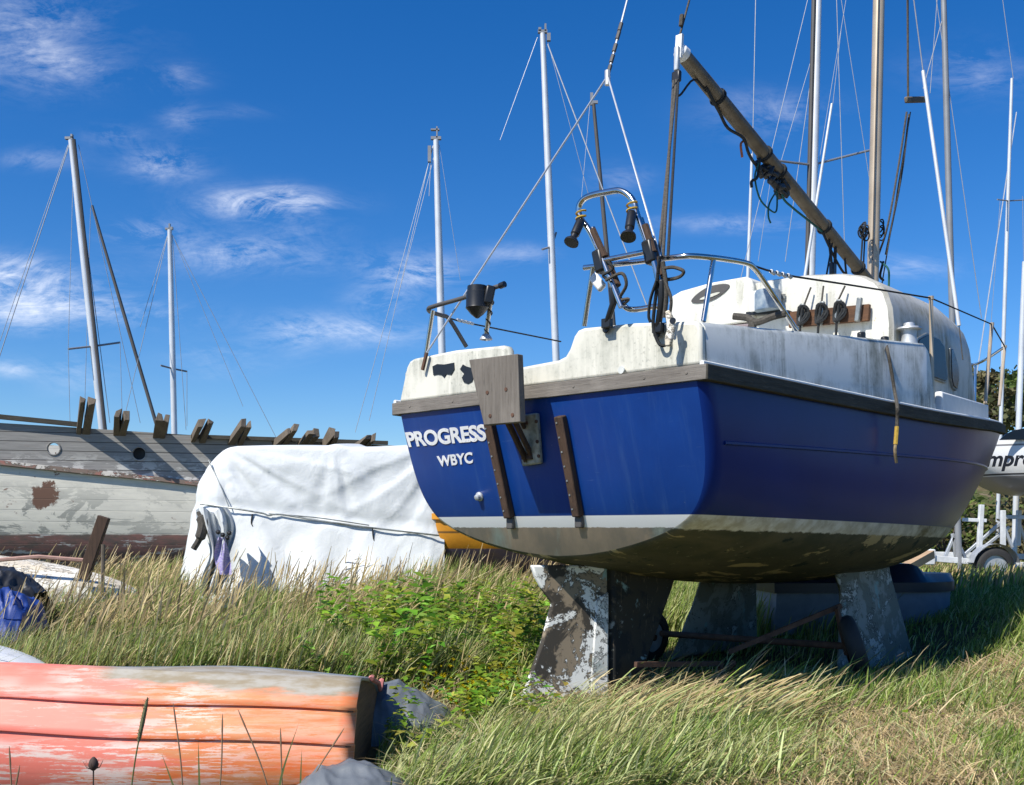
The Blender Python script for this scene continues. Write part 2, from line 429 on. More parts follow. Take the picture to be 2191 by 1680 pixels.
M['tarp_white'] = tarp('white_tarpaulin', (.70, .725, .725, 1), (.62, .645, .64, 1), .55)
M['tarp_grey'] = tarp('grey_tarpaulin', (.145, .160, .175, 1), (.105, .118, .13, 1), .5)
M['tarp_black'] = tarp('black_tarpaulin', (.020, .021, .023, 1), (.032, .033, .036, 1), .45)
M['tarp_blue'] = tarp('blue_tarpaulin', (.018, .055, .26, 1), (.012, .035, .17, 1), .5)
M['purple'] = simple('purple_webbing', (.22, .16, .48), .8, var=.6, scale=30, stretch=(1, 1, 6), col2=(.6, .58, .68))
M['orange_hull'] = simple('orange_yellow_topside', (.62, .27, .018), .45, var=.25, scale=4)
M['purple_hull'] = simple('faded_purple_antifouling', (.10, .085, .17), .8, var=.6, scale=3, stretch=(1, 1, 3), col2=(.17, .12, .12))
M['cream_hull'] = peeling('cream_dinghy_paint', (.70, .62, .48, 1), (.60, .54, .44, 1), (.80, .76, .66, 1), 5, .5, (.6, 1, 2), teal=False)
M['pinkish'] = simple('faded_pink_rubber', (.50, .30, .24), .8, var=.3)
M['grey_hull'] = simple('grey_brown_keelboat_bottom', (.33, .30, .29), .7, var=.25, scale=3)
M['navy'] = simple('navy_cover', (.008, .012, .028), .4, var=.3)
M['paleblue'] = simple('pale_blue_hull', (.19, .235, .30), .45, var=.2)
M['rust'] = simple('rusty_steel', (.13, .065, .04), .85, var=.5, scale=18)


def leafy(name, attr=True, trans=.35, col=(.06, .1, .02, 1)):
    """Leaf and blade material: own colour from the mesh, lets some light through."""
    m = bpy.data.materials.new(name); m.use_nodes = True
    N, L = m.node_tree.nodes, m.node_tree.links
    N.clear()
    out = N.new('ShaderNodeOutputMaterial')
    d = N.new('ShaderNodeBsdfPrincipled'); d.inputs['Roughness'].default_value = .5; d.inputs['Specular IOR Level'].default_value = .12
    t = N.new('ShaderNodeBsdfTranslucent')
    mx = N.new('ShaderNodeMixShader'); mx.inputs[0].default_value = trans
    a = N.new('ShaderNodeAttribute'); a.attribute_name = 'col'
    L.new(a.outputs['Color'], d.inputs['Base Color']); L.new(a.outputs['Color'], t.inputs['Color'])
    L.new(d.outputs[0], mx.inputs[1]); L.new(t.outputs[0], mx.inputs[2]); L.new(mx.outputs[0], out.inputs[0])
    return m


M['blade'] = leafy('grass_blades')
M['leaf'] = leafy('weed_leaves', trans=.45)
M['treeleaf'] = leafy('tree_leaves', trans=.25)
M['bark'] = simple('bark', (.10, .08, .06), .9, var=.4, scale=8)


# ------------------------------------------------------------------ mesh helpers
def tag(o, label=None, cat=None, group=None, kind=None):
    for k, v in (('label', label), ('category', cat), ('group', group), ('kind', kind)):
        if v: o[k] = v
    return o


def empty(name, loc=(0, 0, 0), rz=0.0, label=None, cat=None, group=None):
    o = bpy.data.objects.new(name, None)
    o.empty_display_size = .1
    COL.objects.link(o)
    o.location = loc; o.rotation_euler = (0, 0, rz)
    return tag(o, label, cat, group)


def smooth_path(pts, n=6):
    """Catmull-Rom through the points."""
    P = [Vector(p) for p in pts]
    if len(P) < 3: return P
    Q = [P[0] * 2 - P[1]] + P + [P[-1] * 2 - P[-2]]
    out = []
    for i in range(1, len(Q) - 2):
        a, b, c, d = Q[i - 1:i + 3]
        for j in range(n):
            t = j / n
            out.append(.5 * ((2 * b) + (c - a) * t + (2 * a - 5 * b + 4 * c - d) * t * t + (3 * b - a - 3 * c + d) * t ** 3))
    out.append(P[-1])
    return out


class MB:
    def __init__(s): s.v, s.f, s.mi = [], [], []

    def add(s, verts, faces, mi=0):
        o = len(s.v)
        s.v += [tuple(p) for p in verts]
        s.f += [tuple(i + o for i in f) for f in faces]
        s.mi += [mi] * len(faces)
        return s

    def box(s, c, size, rot=None, mi=0):
        hx, hy, hz = (d / 2 for d in size)
        P = [Vector((x, y, z)) for x in (-hx, hx) for y in (-hy, hy) for z in (-hz, hz)]
        if rot is not None: P = [rot @ p for p in P]
        P = [p + Vector(c) for p in P]
        return s.add(P, [(0, 1, 3, 2), (4, 6, 7, 5), (0, 4, 5, 1), (2, 3, 7, 6), (0, 2, 6, 4), (1, 5, 7, 3)], mi)

    def bar(s, a, b, w, h, up=(0, 0, 1), mi=0):
        """Rectangular bar from a to b, h measured along up."""
        a, b = Vector(a), Vector(b)
        d = (b - a); L = d.length; d.normalize()
        sd_ = d.cross(Vector(up))
        if sd_.length < 1e-4: sd_ = d.cross(Vector((1, 0, 0)))
        sd_.normalize(); u = sd_.cross(d)
        rot = Matrix((d, sd_, u)).transposed()
        return s.box((a + b) / 2, (L, w, h), rot, mi)

    def tube(s, pts, r, n=8, mi=0, cap=True):
        P = [Vector(p) for p in pts]
        rs = r if isinstance(r, (list, tuple)) else [r] * len(P)
        T = []
        for i in range(len(P)):
            d = P[min(i + 1, len(P) - 1)] - P[max(i - 1, 0)]
            T.append(d.normalized() if d.length > 1e-9 else Vector((0, 0, 1)))
        ref = Vector((0, 0, 1)) if abs(T[0].z) < .9 else Vector((1, 0, 0))
        nrm = (ref - T[0] * ref.dot(T[0])).normalized()
        V, F = [], []
        for i, p in enumerate(P):
            if i:
                nrm = nrm - T[i] * nrm.dot(T[i])
                nrm = nrm.normalized() if nrm.length > 1e-6 else T[i].orthogonal().normalized()
            bi = T[i].cross(nrm)
            for k in range(n):
                a = 2 * math.pi * k / n
                V.append(p + (nrm * math.cos(a) + bi * math.sin(a)) * rs[i])
        for i in range(len(P) - 1):
            for k in range(n):
                F.append((i * n + k, i * n + (k + 1) % n, (i + 1) * n + (k + 1) % n, (i + 1) * n + k))
        if cap:
            F.append(tuple(range(n))[::-1]); F.append(tuple((len(P) - 1) * n + k for k in range(n)))
        return s.add(V, F, mi)

    def loft(s, rings, closed=False, mi=0, cap=False):
        n = len(rings[0]); V = [p for r_ in rings for p in r_]; F = []
        for i in range(len(rings) - 1):
            for k in range(n if closed else n - 1):
                F.append((i * n + k, i * n + (k + 1) % n, (i + 1) * n + (k + 1) % n, (i + 1) * n + k))
        if cap:
            F.append(tuple(range(n))[::-1]); F.append(tuple((len(rings) - 1) * n + k for k in range(n)))
        return s.add(V, F, mi)

    def prism(s, poly, vec, mi=0):
        """Planar outline pushed along vec."""
        n = len(poly); vec = Vector(vec)
        V = [Vector(p) for p in poly] + [Vector(p) + vec for p in poly]
        F = [tuple(range(n))[::-1], tuple(range(n, 2 * n))] + [(k, (k + 1) % n, n + (k + 1) % n, n + k) for k in range(n)]
        return s.add(V, F, mi)

    def lathe(s, base, axis, prof, n=14, mi=0):
        """prof: (distance along the axis, radius)"""
        base = Vector(base); ax = Vector(axis).normalized(); e1 = ax.orthogonal().normalized(); e2 = ax.cross(e1)
        rings = [[base + ax * h + (e1 * math.cos(2 * math.pi * k / n) + e2 * math.sin(2 * math.pi * k / n)) * r_ for k in range(n)] for h, r_ in prof]
        return s.loft(rings, True, mi, True)

    def build(s, name, mats, parent=None, smooth=True, ang=35, bevel=0.0, seg=2, recalc=True):
        me = bpy.data.meshes.new(name)
        me.from_pydata([tuple(p) for p in s.v], [], s.f)
        mats = mats if isinstance(mats, (list, tuple)) else [mats]
        for m_ in mats: me.materials.append(M[m_] if isinstance(m_, str) else m_)
        if len(mats) > 1: me.polygons.foreach_set('material_index', s.mi)
        if recalc:
            bm = bmesh.new(); bm.from_mesh(me)
            bmesh.ops.recalc_face_normals(bm, faces=bm.faces)
            bm.to_mesh(me); bm.free()
        if smooth:
            me.polygons.foreach_set('use_smooth', [True] * len(me.polygons))
            me.set_sharp_from_angle(angle=R(ang))
        me.update()
        o = bpy.data.objects.new(name, me)
        COL.objects.link(o)
        if parent: o.parent = parent
        if bevel:
            b = o.modifiers.new('bevel', 'BEVEL'); b.width = bevel; b.segments = seg; b.limit_method = 'ANGLE'; b.angle_limit = R(40)
        return o


def interp(x, xs, ys):
    return float(np.interp(x, xs, ys))


def sstep(x, a, b):
    t = np.clip((x - a) / (b - a), 0, 1)
    return t * t * (3 - 2 * t)


def ground_z(x, y):
    """Height of the ground; works on numbers and arrays."""
    z = .025 * np.sin(x * 1.7 + y * .6) * np.sin(y * 1.1 - x * .5)
    z = z + .34 * sstep(x, 2.1, 4.6) * sstep(y, 3.5, 6.5) * (1 - sstep(y, 10, 16))
    z = z - .55 * (1 - sstep(y, .5, 3.9))
    z = z - .10 * sstep(y, 20, 60)
    z = z - .12 * (1 - sstep(y, 4.0, 4.7)) * (1 - sstep(x, -.75, -.35))
    return z


def text_mesh(txt, size, bold=.012, spacing=1.0, shear=0.0, extrude=.0015):
    cu = bpy.data.curves.new('lettering', 'FONT')
    cu.body = txt; cu.size = size; cu.offset = bold * size; cu.extrude = extrude; cu.space_character = spacing; cu.shear = shear
    o = bpy.data.objects.new('lettering', cu)
    COL.objects.link(o)
    bpy.context.view_layer.update()
    me = bpy.data.meshes.new_from_object(o.evaluated_get(bpy.context.evaluated_depsgraph_get()))
    bpy.data.objects.remove(o); bpy.data.curves.remove(cu)
    return me

# ================================================================== the blue yacht
YM = Vector((.0795, 5.197, 0))
TH = math.atan2(.733, .68)
CU, SU = math.cos(TH), math.sin(TH)
yacht = empty('sailing_yacht', YM, TH, 'blue hulled sailing yacht with white cabin and PROGRESS on its transom, standing on keels', 'yacht')


def Lc(u, v, z): return Vector((u, -v, z))            # forward, to starboard, up


def Bu(px, py, u):
    """Point of the yacht in the athwart plane u."""
    k = (px - PX0) / S
    v = (k * (YM.y + SU * u) - YM.x - CU * u) / (SU + CU * k)
    Y = YM.y + SU * u - CU * v
    return Lc(u, v, EYE + (HZ - py) / S * Y)


def Bv(px, py, v):
    """Point of the yacht in the fore and aft plane v."""
    k = (px - PX0) / S
    u = (k * (YM.y - CU * v) - YM.x - SU * v) / (CU - SU * k)
    Y = YM.y + SU * u - CU * v
    return Lc(u, v, EYE + (HZ - py) / S * Y)


RAKE = .28


def Bt(px, py, off=0.0):
    """Point on the raked transom, off metres aft of it."""
    u = .1
    for _ in range(30):
        p = Bu(px, py, u)
        u = (1.66 - p.z) * RAKE - off
    return Bu(px, py, u)


ST = [  # u, sheer z, half breadth, keel z
    (0.0, 1.63, 1.025, .79), (.7, 1.625, 1.052, .70), (1.5, 1.622, 1.075, .62), (2.4, 1.625, 1.085, .575), (3.3, 1.65, 1.045, .575),
    (4.1, 1.69, .94, .63), (4.8, 1.73, .775, .73), (5.4, 1.78, .56, .88), (5.9, 1.83, .325, 1.08), (6.2, 1.88, .14, 1.33), (6.36, 1.90, .012, 1.60)]
SH_T = [(0, 0), (.15, .01), (.32, .035), (.5, .08), (.66, .135), (.79, .2), (.875, .27), (.935, .37), (.97, .48), (.99, .62), (1.0, .8), (1, 1)]
SH_M = [(0, 0), (.18, .02), (.38, .05), (.58, .10), (.74, .16), (.86, .24), (.93, .33), (.97, .43), (.99, .54), (1, .66), (1, .82), (1, 1)]
SH_F = [(0, 0), (.10, .06), (.2, .13), (.31, .21), (.42, .3), (.53, .39), (.63, .48), (.72, .57), (.8, .66), (.87, .76), (.94, .88), (1, 1)]
us_, zs_, bs_, zk_ = zip(*ST)


def smooth_interp(x, xs, ys):
    i = max(0, min(len(xs) - 2, int(np.searchsorted(xs, x) - 1)))
    t = (x - xs[i]) / (xs[i + 1] - xs[i])
    def sl(j):
        if j <= 0: return (ys[1] - ys[0]) / (xs[1] - xs[0])
        if j >= len(xs) - 1: return (ys[-1] - ys[-2]) / (xs[-1] - xs[-2])
        return (ys[j + 1] - ys[j - 1]) / (xs[j + 1] - xs[j - 1])
    h = xs[i + 1] - xs[i]
    return (2 * t**3 - 3 * t * t + 1) * ys[i] + (t**3 - 2 * t * t + t) * h * sl(i) + (-2 * t**3 + 3 * t * t) * ys[i + 1] + (t**3 - t * t) * h * sl(i + 1)


def sheer(u): return smooth_interp(u, us_, zs_)
def beam(u): return max(.008, smooth_interp(u, us_, bs_))
def keelz(u): return smooth_interp(u, us_, zk_)


def fine_shape(sh, n=34):
    P = smooth_path([Vector((a, b, 0)) for a, b in sh], 4)
    t = np.linspace(0, len(P) - 1, n)
    xs = np.arange(len(P))
    return np.interp(t, xs, [p.x for p in P]), np.interp(t, xs, [p.y for p in P])


FT, FM, FF = fine_shape(SH_T), fine_shape(SH_M), fine_shape(SH_F)


def section(u):
    """Half section from the keel to the sheer as (v, z) pairs."""
    a = float(sstep(u, 0, 2.0)); b = float(sstep(u, 2.6, 5.4))
    fv = FT[0] * (1 - a) + FM[0] * a; fz = FT[1] * (1 - a) + FM[1] * a
    fv = fv * (1 - b) + FF[0] * b; fz = fz * (1 - b) + FF[1] * b
    return fv * beam(u), keelz(u) + fz * (sheer(u) - keelz(u))


def build_hull():
    mb = MB()
    grid = [0.0, .018, .05, .10, .2, .35, .55] + list(np.linspace(.75, 5.8, 34)) + [5.95, 6.1, 6.22, 6.32, 6.36]
    for side in (1, -1):
        rings = []
        for u in grid:
            v, z = section(u)
            if u < .06:   # rounded quarter
                q = {0.0: .032, .018: .012, .05: 0}[u]
                sc = 1 - q
                v = v * sc; z = z + (sheer(u) - z) * q * .5
            rk = max(0.0, 1 - u / .9)
            rings.append([Lc(u + (1.66 - zz) * RAKE * (rk if u > .06 else 1 - u / .9), side * vv, zz) for vv, zz in zip(v, z)])
        mb.loft(rings, mi=0)
    v, z = section(0.0)
    q = .032
    v = v * (1 - q); z = z + (sheer(0) - z) * q * .5
    n = len(v)
    V = [Lc((1.66 - zz) * RAKE, vv, zz) for vv, zz in zip(v, z)] + [Lc((1.66 - zz) * RAKE, -vv, zz) for vv, zz in zip(v, z)]
    mb.add(V, [(i, i + 1, n + i + 1, n + i) for i in range(1, n - 1)] + [(0, 1, n + 1)], 1)
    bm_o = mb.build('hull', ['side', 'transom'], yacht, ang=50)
    bm = bmesh.new(); bm.from_mesh(bm_o.data)
    bmesh.ops.remove_doubles(bm, verts=bm.verts, dist=.0008)
    bmesh.ops.recalc_face_normals(bm, faces=bm.faces)
    bm.to_mesh(bm_o.data); bm.free()
    bm_o.data.set_sharp_from_angle(angle=R(60))
    return bm_o


hull = build_hull()
# moulded line along the starboard and port topsides
for side in (1, -1):
    pts = []
    for u in np.linspace(.12, 5.7, 40):
        z = 1.335 + .018 * u
        v, zz = section(u)
        pts.append(Lc(u + (1.66 - z) * RAKE * max(0, 1 - u / .9), side * (float(np.interp(z, zz, v)) - .002), z))
    mb = MB(); mb.tube(pts, .011, 6)
    mb.build('moulded_line', 'side', hull)

# rubbing strake round the sheer, three lengths of timber
def strake_ring(u, side, out=.032, lo=-.03, hi=.042):
    z = sheer(u); b = beam(u)
    e = .02
    t = Vector((2 * e, -(beam(min(u + e, 6.36)) - beam(max(u - e, 0))) * side, 0)); t.normalize()
    nrm = Vector((-t.y, t.x, 0)) * (-side)
    if nrm.y * -side < 0: nrm = -nrm
    p = Lc(u, side * b, z)
    a, c = p + nrm * out, p - nrm * .03
    return [a + Vector((0, 0, lo)), a + Vector((0, 0, hi)), c + Vector((0, 0, hi)), c + Vector((0, 0, lo))]


for side, mat_ in ((1, 'wood_dark'), (-1, 'wood_bare')):
    mb = MB()
    mb.loft([strake_ring(u, side) for u in np.linspace(.002, 6.34, 44)], True, cap=True)
    mb.build('rubbing_strake', mat_, yacht, ang=40, bevel=.005)
mb = MB()
mb.box((.022, 0, 1.637), (.045, 2.100, .068))
for v in (-.9, -.55, .3, .72, .95): mb.lathe(Lc(-.003, v, 1.64), (1, 0, 0), [(0, .008), (.004, .008)], 8)
mb.build('rubbing_strake', 'wood_bare', yacht, bevel=.006)

# deck
mb = MB()
rr = []
for u in np.linspace(0.02, 6.33, 40):
    z = sheer(u) + .025; b = beam(u) - .01
    rr.append([Lc(u, b * f, z + .04 * (1 - f * f)) for f in (-1, -.6, 0, .6, 1)])
mb.loft(rr)
mb.build('deck', 'white_cabin', yacht)

# aft coaming with its cut-out, starboard and port side coamings
poly = [(1.018, 1.672), (1.012, 1.84), (.99, 1.868), (.65, 1.905), (.35, 1.922), (.315, 1.915), (.29, 1.89), (.262, 1.83), (.235, 1.797), (.19, 1.784), (0, 1.778), (-.115, 1.774),
        (-.135, 1.80), (-.14, 1.872), (-.155, 1.893), (-.19, 1.903), (-.55, 1.920), (-.88, 1.912), (-.92, 1.90), (-.945, 1.87), (-1.01, 1.672)]
mb = MB(); mb.prism([Lc(.014, v, z) for v, z in poly], (.045, 0, 0))
aft = mb.build('aft_coaming', 'white_aft', yacht, ang=35, bevel=.016, seg=3)
for side in (1, -1):
    rings = []
    for u in list(np.linspace(.062, 2.56, 28)):
        zt = interp(u, [0, 1.16, 2.6], [1.868, 1.975, 2.11]); b = min(1.018 + .02 * u, 1.04)
        zb = sheer(u) + .044
        rings.append([Lc(u, side * b, zb), Lc(u, side * (b - .012), zt - .03), Lc(u, side * (b - .03), zt - .006), Lc(u, side * (b - .06), zt), Lc(u, side * (b - .22), zt), Lc(u, side * (b - .24), zt - .02), Lc(u, side * (b - .25), zb)])
    u = 2.56; zb = sheer(u) + .044; b = 1.04
    for du, f in ((.04, .955), (.07, .86), (.18, .05)):
        zt = zb + (2.105 - zb) * f
        rings.append([Lc(u + du, side * b, zb), Lc(u + du, side * (b - .012), zt - .03 * f), Lc(u + du, side * (b - .03), zt - .006), Lc(u + du, side * (b - .06), zt), Lc(u + du, side * (b - .22), zt), Lc(u + du, side * (b - .24), zt - .02 * f), Lc(u + du, side * (b - .25), zb)])
    mb = MB(); mb.loft(rings, True, cap=True)
    mb.build('side_coaming', 'white_side', yacht, ang=38)
    mb = MB()   # pale bead between coaming and strake
    mb.tube([Lc(u, side * (beam(u) + .004), sheer(u) + .046) for u in np.linspace(0, 5.8, 40)], .013, 6)
    mb.build('deck_edge_bead', 'white', yacht)

# cabin
CS = [(.875, 0.0), (.885, .55), (.875, .66), (.845, .755), (.79, .83), (.70, .885), (.55, .925), (.3, .958), (0, .97)]


def cab_ring(u):
    w = interp(u, [2.4, 3.4, 4.1, 4.6, 4.95], [1.0, .98, .87, .72, .60])
    h = interp(u, [2.4, 3.4, 4.05, 4.25, 4.6, 4.95], [1.0, 1.0, .96, .90, .55, .12])
    zb = sheer(u) + .04; s_ = [(v * w, zb + z * h * (2.635 - zb) / .97) for v, z in CS]
    return [Lc(u, v, z) for v, z in s_] + [Lc(u, -v, z) for v, z in s_[-2::-1]]


mb = MB()
uu = [2.4, 2.43] + list(np.linspace(2.6, 4.95, 22))
rings = [cab_ring(u) for u in uu]
c0 = Vector((0, 0, 2.2))
rings[0] = [Vector((p.x, p.y * .975, c0.z + (p.z - c0.z) * (.975 if p.z > 2.2 else 1))) for p in rings[0]]
mb.loft(rings, mi=1)
mb.f.append(tuple(range(len(rings[0])))); mb.mi.append(0)
n = len(rings[0]); o_ = (len(rings) - 1) * n
mb.f.append(tuple(o_ + i for i in range(n))[::-1]); mb.mi.append(1)
cabin = mb.build('cabin', ['white_cabin', 'cabin_mossy'], yacht, ang=32)


def side_panel(name, corners, mat_, out, th, parent, v=.885, n=6):
    """A panel on the curved starboard cabin side; corners as picture points."""
    mb = MB()
    P = [Bv(px, py, v) for px, py in corners]
    poly = [p + Vector((0, -out, 0)) for p in P]
    for p in poly:
        p.y = -(interp(p.x, [2.4, 3.4, 4.1, 4.6], [.885, .868, .772, .64]) + out)
    mb.prism(poly, (0, th, 0))
    return mb.build(name, mat_, parent, bevel=.004)


w1 = [(1958, 745), (1966, 726), (1985, 716), (2010, 727), (2021, 742), (2024, 770), (2028, 808), (2024, 816), (2003, 809), (1975, 800), (1964, 790)]
w2 = [(2037, 748), (2043, 746), (2054, 765), (2060, 783), (2064, 812), (2058, 832), (2046, 826), (2040, 810)]
for w in (w1, w2):
    cx, cy = sum(p[0] for p in w) / len(w), sum(p[1] for p in w) / len(w)
    f = side_panel('window', [(cx + (x - cx) * 1.10, cy + (y - cy) * 1.08) for x, y in w], 'alu_dull', .010, .02, cabin)
    side_panel('pane', w, 'glass_dark', .016, .01, f)
# sliding hatch with recessed handle, washboards
h0, h1 = Bu(1431, 640, 2.36), Bu(1612, 600, 2.36)
mb = MB()
y0, y1 = h0.y, h1.y
prof = [(y0, 2.36), (y0, 2.59), (y0 - .03, 2.632), (y0 - .10, 2.655), ((y0 + y1) / 2, 2.675), (y1 + .06, 2.672), (y1 + .015, 2.645), (y1, 2.60), (y1, 2.36)]
mb.prism([(2.36, y, z) for y, z in prof], (.95, 0, 0))
hatch = mb.build('sliding_hatch', 'white_cabin', yacht, bevel=.012)
def on_bulk(px, py, u=2.40): return Bu(px, py, u)
cen = Bu(1519, 630, 2.352)
el = [Vector((2.352, cen.y - .155 * math.copysign(abs(math.cos(a))**.8, math.cos(a)), cen.z + .006 + .052 * math.sin(a) * (1 - .35 * abs(math.cos(a))) + .030 * math.cos(a))) for a in np.linspace(0, 2 * math.pi, 28, endpoint=False)]
mb = MB(); mb.prism(el, (.02, 0, 0)); hr = mb.build('handle_recess', 'spar_dark', hatch)  # dark raised oval; the shade of the recess is in its colour
el = [Vector((2.347, cen.y - .082 * math.cos(a), cen.z - .012 + .011 * math.sin(a) + .012 * math.cos(a))) for a in np.linspace(0, 2 * math.pi, 20, endpoint=False)]
mb = MB(); mb.prism(el, (.01, 0, 0)); mb.build('handle', 'white_aft', hr)
mb = MB()
for a, b in (((1440, 672), (1602, 652)), ((1440, 690), (1602, 676))):
    p, q = Bu(*a, 2.385), Bu(*b, 2.385)
    mb.bar(p, q, .03, .058)
p, q = Bu(1440, 715, 2.385), Bu(1602, 705, 2.385); mb.bar(p, q, .028, .075)
mb.build('washboard', 'wood_purple', yacht, bevel=.004)
# instrument pod, pin rail and cleats on the bulkhead
a, b = Bu(1643, 666, 2.33), Bu(1643, 622, 2.33)
mb = MB(); mb.lathe(a, b - a, [(0, .08), (.005, .088), ((b - a).length - .02, .088), ((b - a).length, .078)], 18)
pod = mb.build('instrument_pod', 'blue_can', yacht)
p, q = Bu(1622, 645, 2.30), Bu(1622, 623, 2.30)
mb = MB(); mb.bar(Bu(1620, 665, 2.30), Bu(1620, 622, 2.30), .10, .02, up=(1, 0, 0)); mb.build('pod_label', 'white', pod)
mb = MB(); mb.bar(Bu(1600, 672, 2.36), Bu(1690, 668, 2.36), .05, .02); mb.build('shelf', 'black', yacht)
mb = MB(); mb.bar(Bu(1690, 685, 2.37), Bu(1861, 669, 2.37), .03, .105)
rail = mb.build('pin_rail', 'wood_brown_y', yacht, bevel=.004)
for x, y0_, y1_ in ((1715, 700, 650), (1757, 697, 645), (1793, 692, 641), (1837, 688, 637)):
    mb = MB(); mb.bar(Bu(x - 3, y0_, 2.335), Bu(x + 3, y1_, 2.335), .032, .03, up=(1, 0, 0))
    mb.build('cleat', 'alu_dull', rail, bevel=.006)
for x, y in ((1718, 676), (1757, 672), (1796, 668)):   # rope turns on the cleats
    c = Bu(x, y, 2.33); pts = []
    for i in range(70):
        t = i / 70 * 2 * math.pi * 5
        pts.append(c + Vector((-.015 - .02 * math.cos(2 * t), .032 * math.sin(t) * (1 + .3 * math.sin(.37 * t)), .06 * math.cos(t * 1.02))))
    pts += [c + Vector((-.02, .01, -.08)), c + Vector((-.01, .02, -.18))]
    mb = MB(); mb.tube(pts, .008, 6); mb.build('rope_coil', 'rope_dark', rail)
for (x0, y0_), (x1, y1_) in (((1718, 660), (1735, 615)), ((1757, 655), (1762, 612)), ((1790, 650), (1808, 612))):
    mb = MB(); mb.tube([Bu(x0, y0_, 2.33), Bu(x1, y1_, 2.36)], .006, 6); mb.build('halyard_tail', 'rope_grey', rail)
mb = MB(); mb.bar(Bu(1645, 638, 2.385), Bu(1680, 634, 2.385), .012, .03); mb.build('nameplate', 'alu_dull', cabin)
mb = MB()
c = Bu(1745, 612, 2.7)
mb.lathe(c - Vector((0, 0, .03)), (0, 0, 1), [(0, .035), (.05, .035), (.055, .068), (.075, .066), (.085, .03)], 16); mb.build('mushroom_vent', 'spar_grey', cabin)
# horn cleat on the coaming, socket holes, winch
mb = MB(); c = Bu(1628, 694, .95)
c = Bv(1618, 690, .86)
mb.tube(smooth_path([c + Vector((-.02, .12, .045)), c + Vector((0, .05, .03)), c, c + Vector((.02, -.08, .02)), c + Vector((.04, -.14, .03))], 5), .018, 8)
mb.tube([c + Vector((0, .02, -.05)), c + Vector((0, .02, .01))], .02, 8); mb.build('horn_cleat', 'rope_grey', yacht)
mb = MB(); c = Bv(1945, 752, .94)
mb.lathe(c - Vector((0, 0, .0)), (0, 0, 1), [(0, .075), (.02, .073), (.03, .055), (.09, .044), (.13, .048), (.137, .075), (.148, .072), (.15, .035), (.175, .032), (.18, .02)], 22)
mb.build('winch', 'galv', yacht)
for x, y in ((1843, 722), (1893, 731)):
    c = Bv(x, y, .92); mb = MB(); mb.box(c, (.06, .03, .05)); mb.tube([c + Vector((0, 0, -.02)), c + Vector((0, 0, .03))], .024, 10); mb.build('fairlead', 'black', yacht, bevel=.008)
pts = smooth_path([Bv(1843, 722, .92), Bv(1868, 731, .93), Bv(1893, 731, .93)], 4)
mb = MB(); mb.tube(pts, .010, 6); mb.build('sheet_rope', 'rope_grey', yacht)
rope = empty('dangling_rope', (0, 0, 0), 0, 'frayed tan and grey rope dangling over the starboard side of the blue hull', 'rope')
rope.location = YM; rope.rotation_euler = (0, 0, TH)
P = [Bv(1893, 728, .97), Bv(1899, 750, 1.045), Bv(1906, 786, 1.06), Bv(1915, 842, 1.075), Bv(1920, 870, 1.155), Bv(1920, 895, 1.15), Bv(1917, 940, 1.145), Bv(1915, 965, 1.145), Bv(1918, 990, 1.14)]
P = smooth_path(P, 5)
mb = MB(); mb.tube(P[:28], .010, 7); mb.build('rope_strand', 'rope_grey', rope)
mb = MB(); mb.tube(P[27:33], .012, 7); mb.build('yellow_whipping', 'rope_yellow', rope)
mb = MB(); mb.tube(P[32:], .009, 7); mb.build('rope_end', 'rope_tan', rope)
# aft coaming fittings
def hole(pts, off, mat_='black', name='socket'):
    mb = MB(); mb.prism([Bu(x, y, .009) for x, y in pts], (.02, 0, 0)); mb.build(name, mat_, yacht)  # raised black shape; the hole's darkness is only its colour
hole([(925, 784), (935, 779), (950, 780), (971, 776), (972, 790), (965, 802), (955, 800), (950, 808), (944, 802), (936, 801), (927, 803)], 0)
hole([(984, 790), (990, 780), (997, 784), (1008, 787), (1014, 802), (1010, 816), (1001, 821), (992, 818), (988, 808), (993, 800)], 0)
mb = MB(); mb.bar(Bu(913, 755, -.01), Bu(904, 792, -.01), .016, .014, up=(1, 0, 0)); mb.build('chain_plate', 'rust', yacht)
mb = MB(); c = Bu(1330, 792, 0.004); mb.lathe(c, (-1, 0, 0), [(0, .02), (.006, .018)], 12); mb.build('plug', 'white_side', yacht)
# outboard bracket
br = empty('outboard_bracket', (0, 0, 0)); br.parent = yacht
mb = MB(); mb.prism([Bu(x, y, -.205) for x, y in ((1003, 770), (1107, 757), (1113, 903), (1035, 910))], (.042, 0, 0))
bd = mb.build('mounting_board', 'wood_bare_z', br, bevel=.004)
for x, y in ((1048, 890), (1096, 888), (1082, 833), (1042, 840)):
    mb = MB(); mb.lathe(Bu(x, y, -.208), (1, 0, 0), [(0, .010), (.004, .010)], 8); mb.build('bolt', 'rust', bd)
mb = MB(); pl = [Bt(x, y, .006) for x, y in ((1117, 890), (1156, 884), (1164, 992), (1124, 998))]; mb.prism([p + Vector((-.03, 0, 0)) for p in pl], (.028, 0, 0))
mb.build('base_plate', 'bracket_plate', br, bevel=.008)
for x, y in ((1128, 905), (1148, 902), (1134, 980), (1153, 976), (1150, 945)):
    mb = MB(); mb.lathe(Bt(x, y, .034), (-1, 0, 0), [(0, .010), (.006, .009)], 8); mb.build('bolt', 'rust', br)
mb = MB()
mb.bar(Bu(1082, 895, -.155), Bt(1126, 985, .03), .018, .035)
mb.bar(Bu(1082, 815, -.155), Bt(1124, 915, .03), .018, .035)
mb.bar(Bu(1096, 890, -.155), Bt(1136, 972, .03), .018, .03)
mb.bar(Bt(1118, 978, .035), Bt(1140, 977, .035), .025, .03)
mb.build('folding_arm', 'wood_brown', br, bevel=.004)
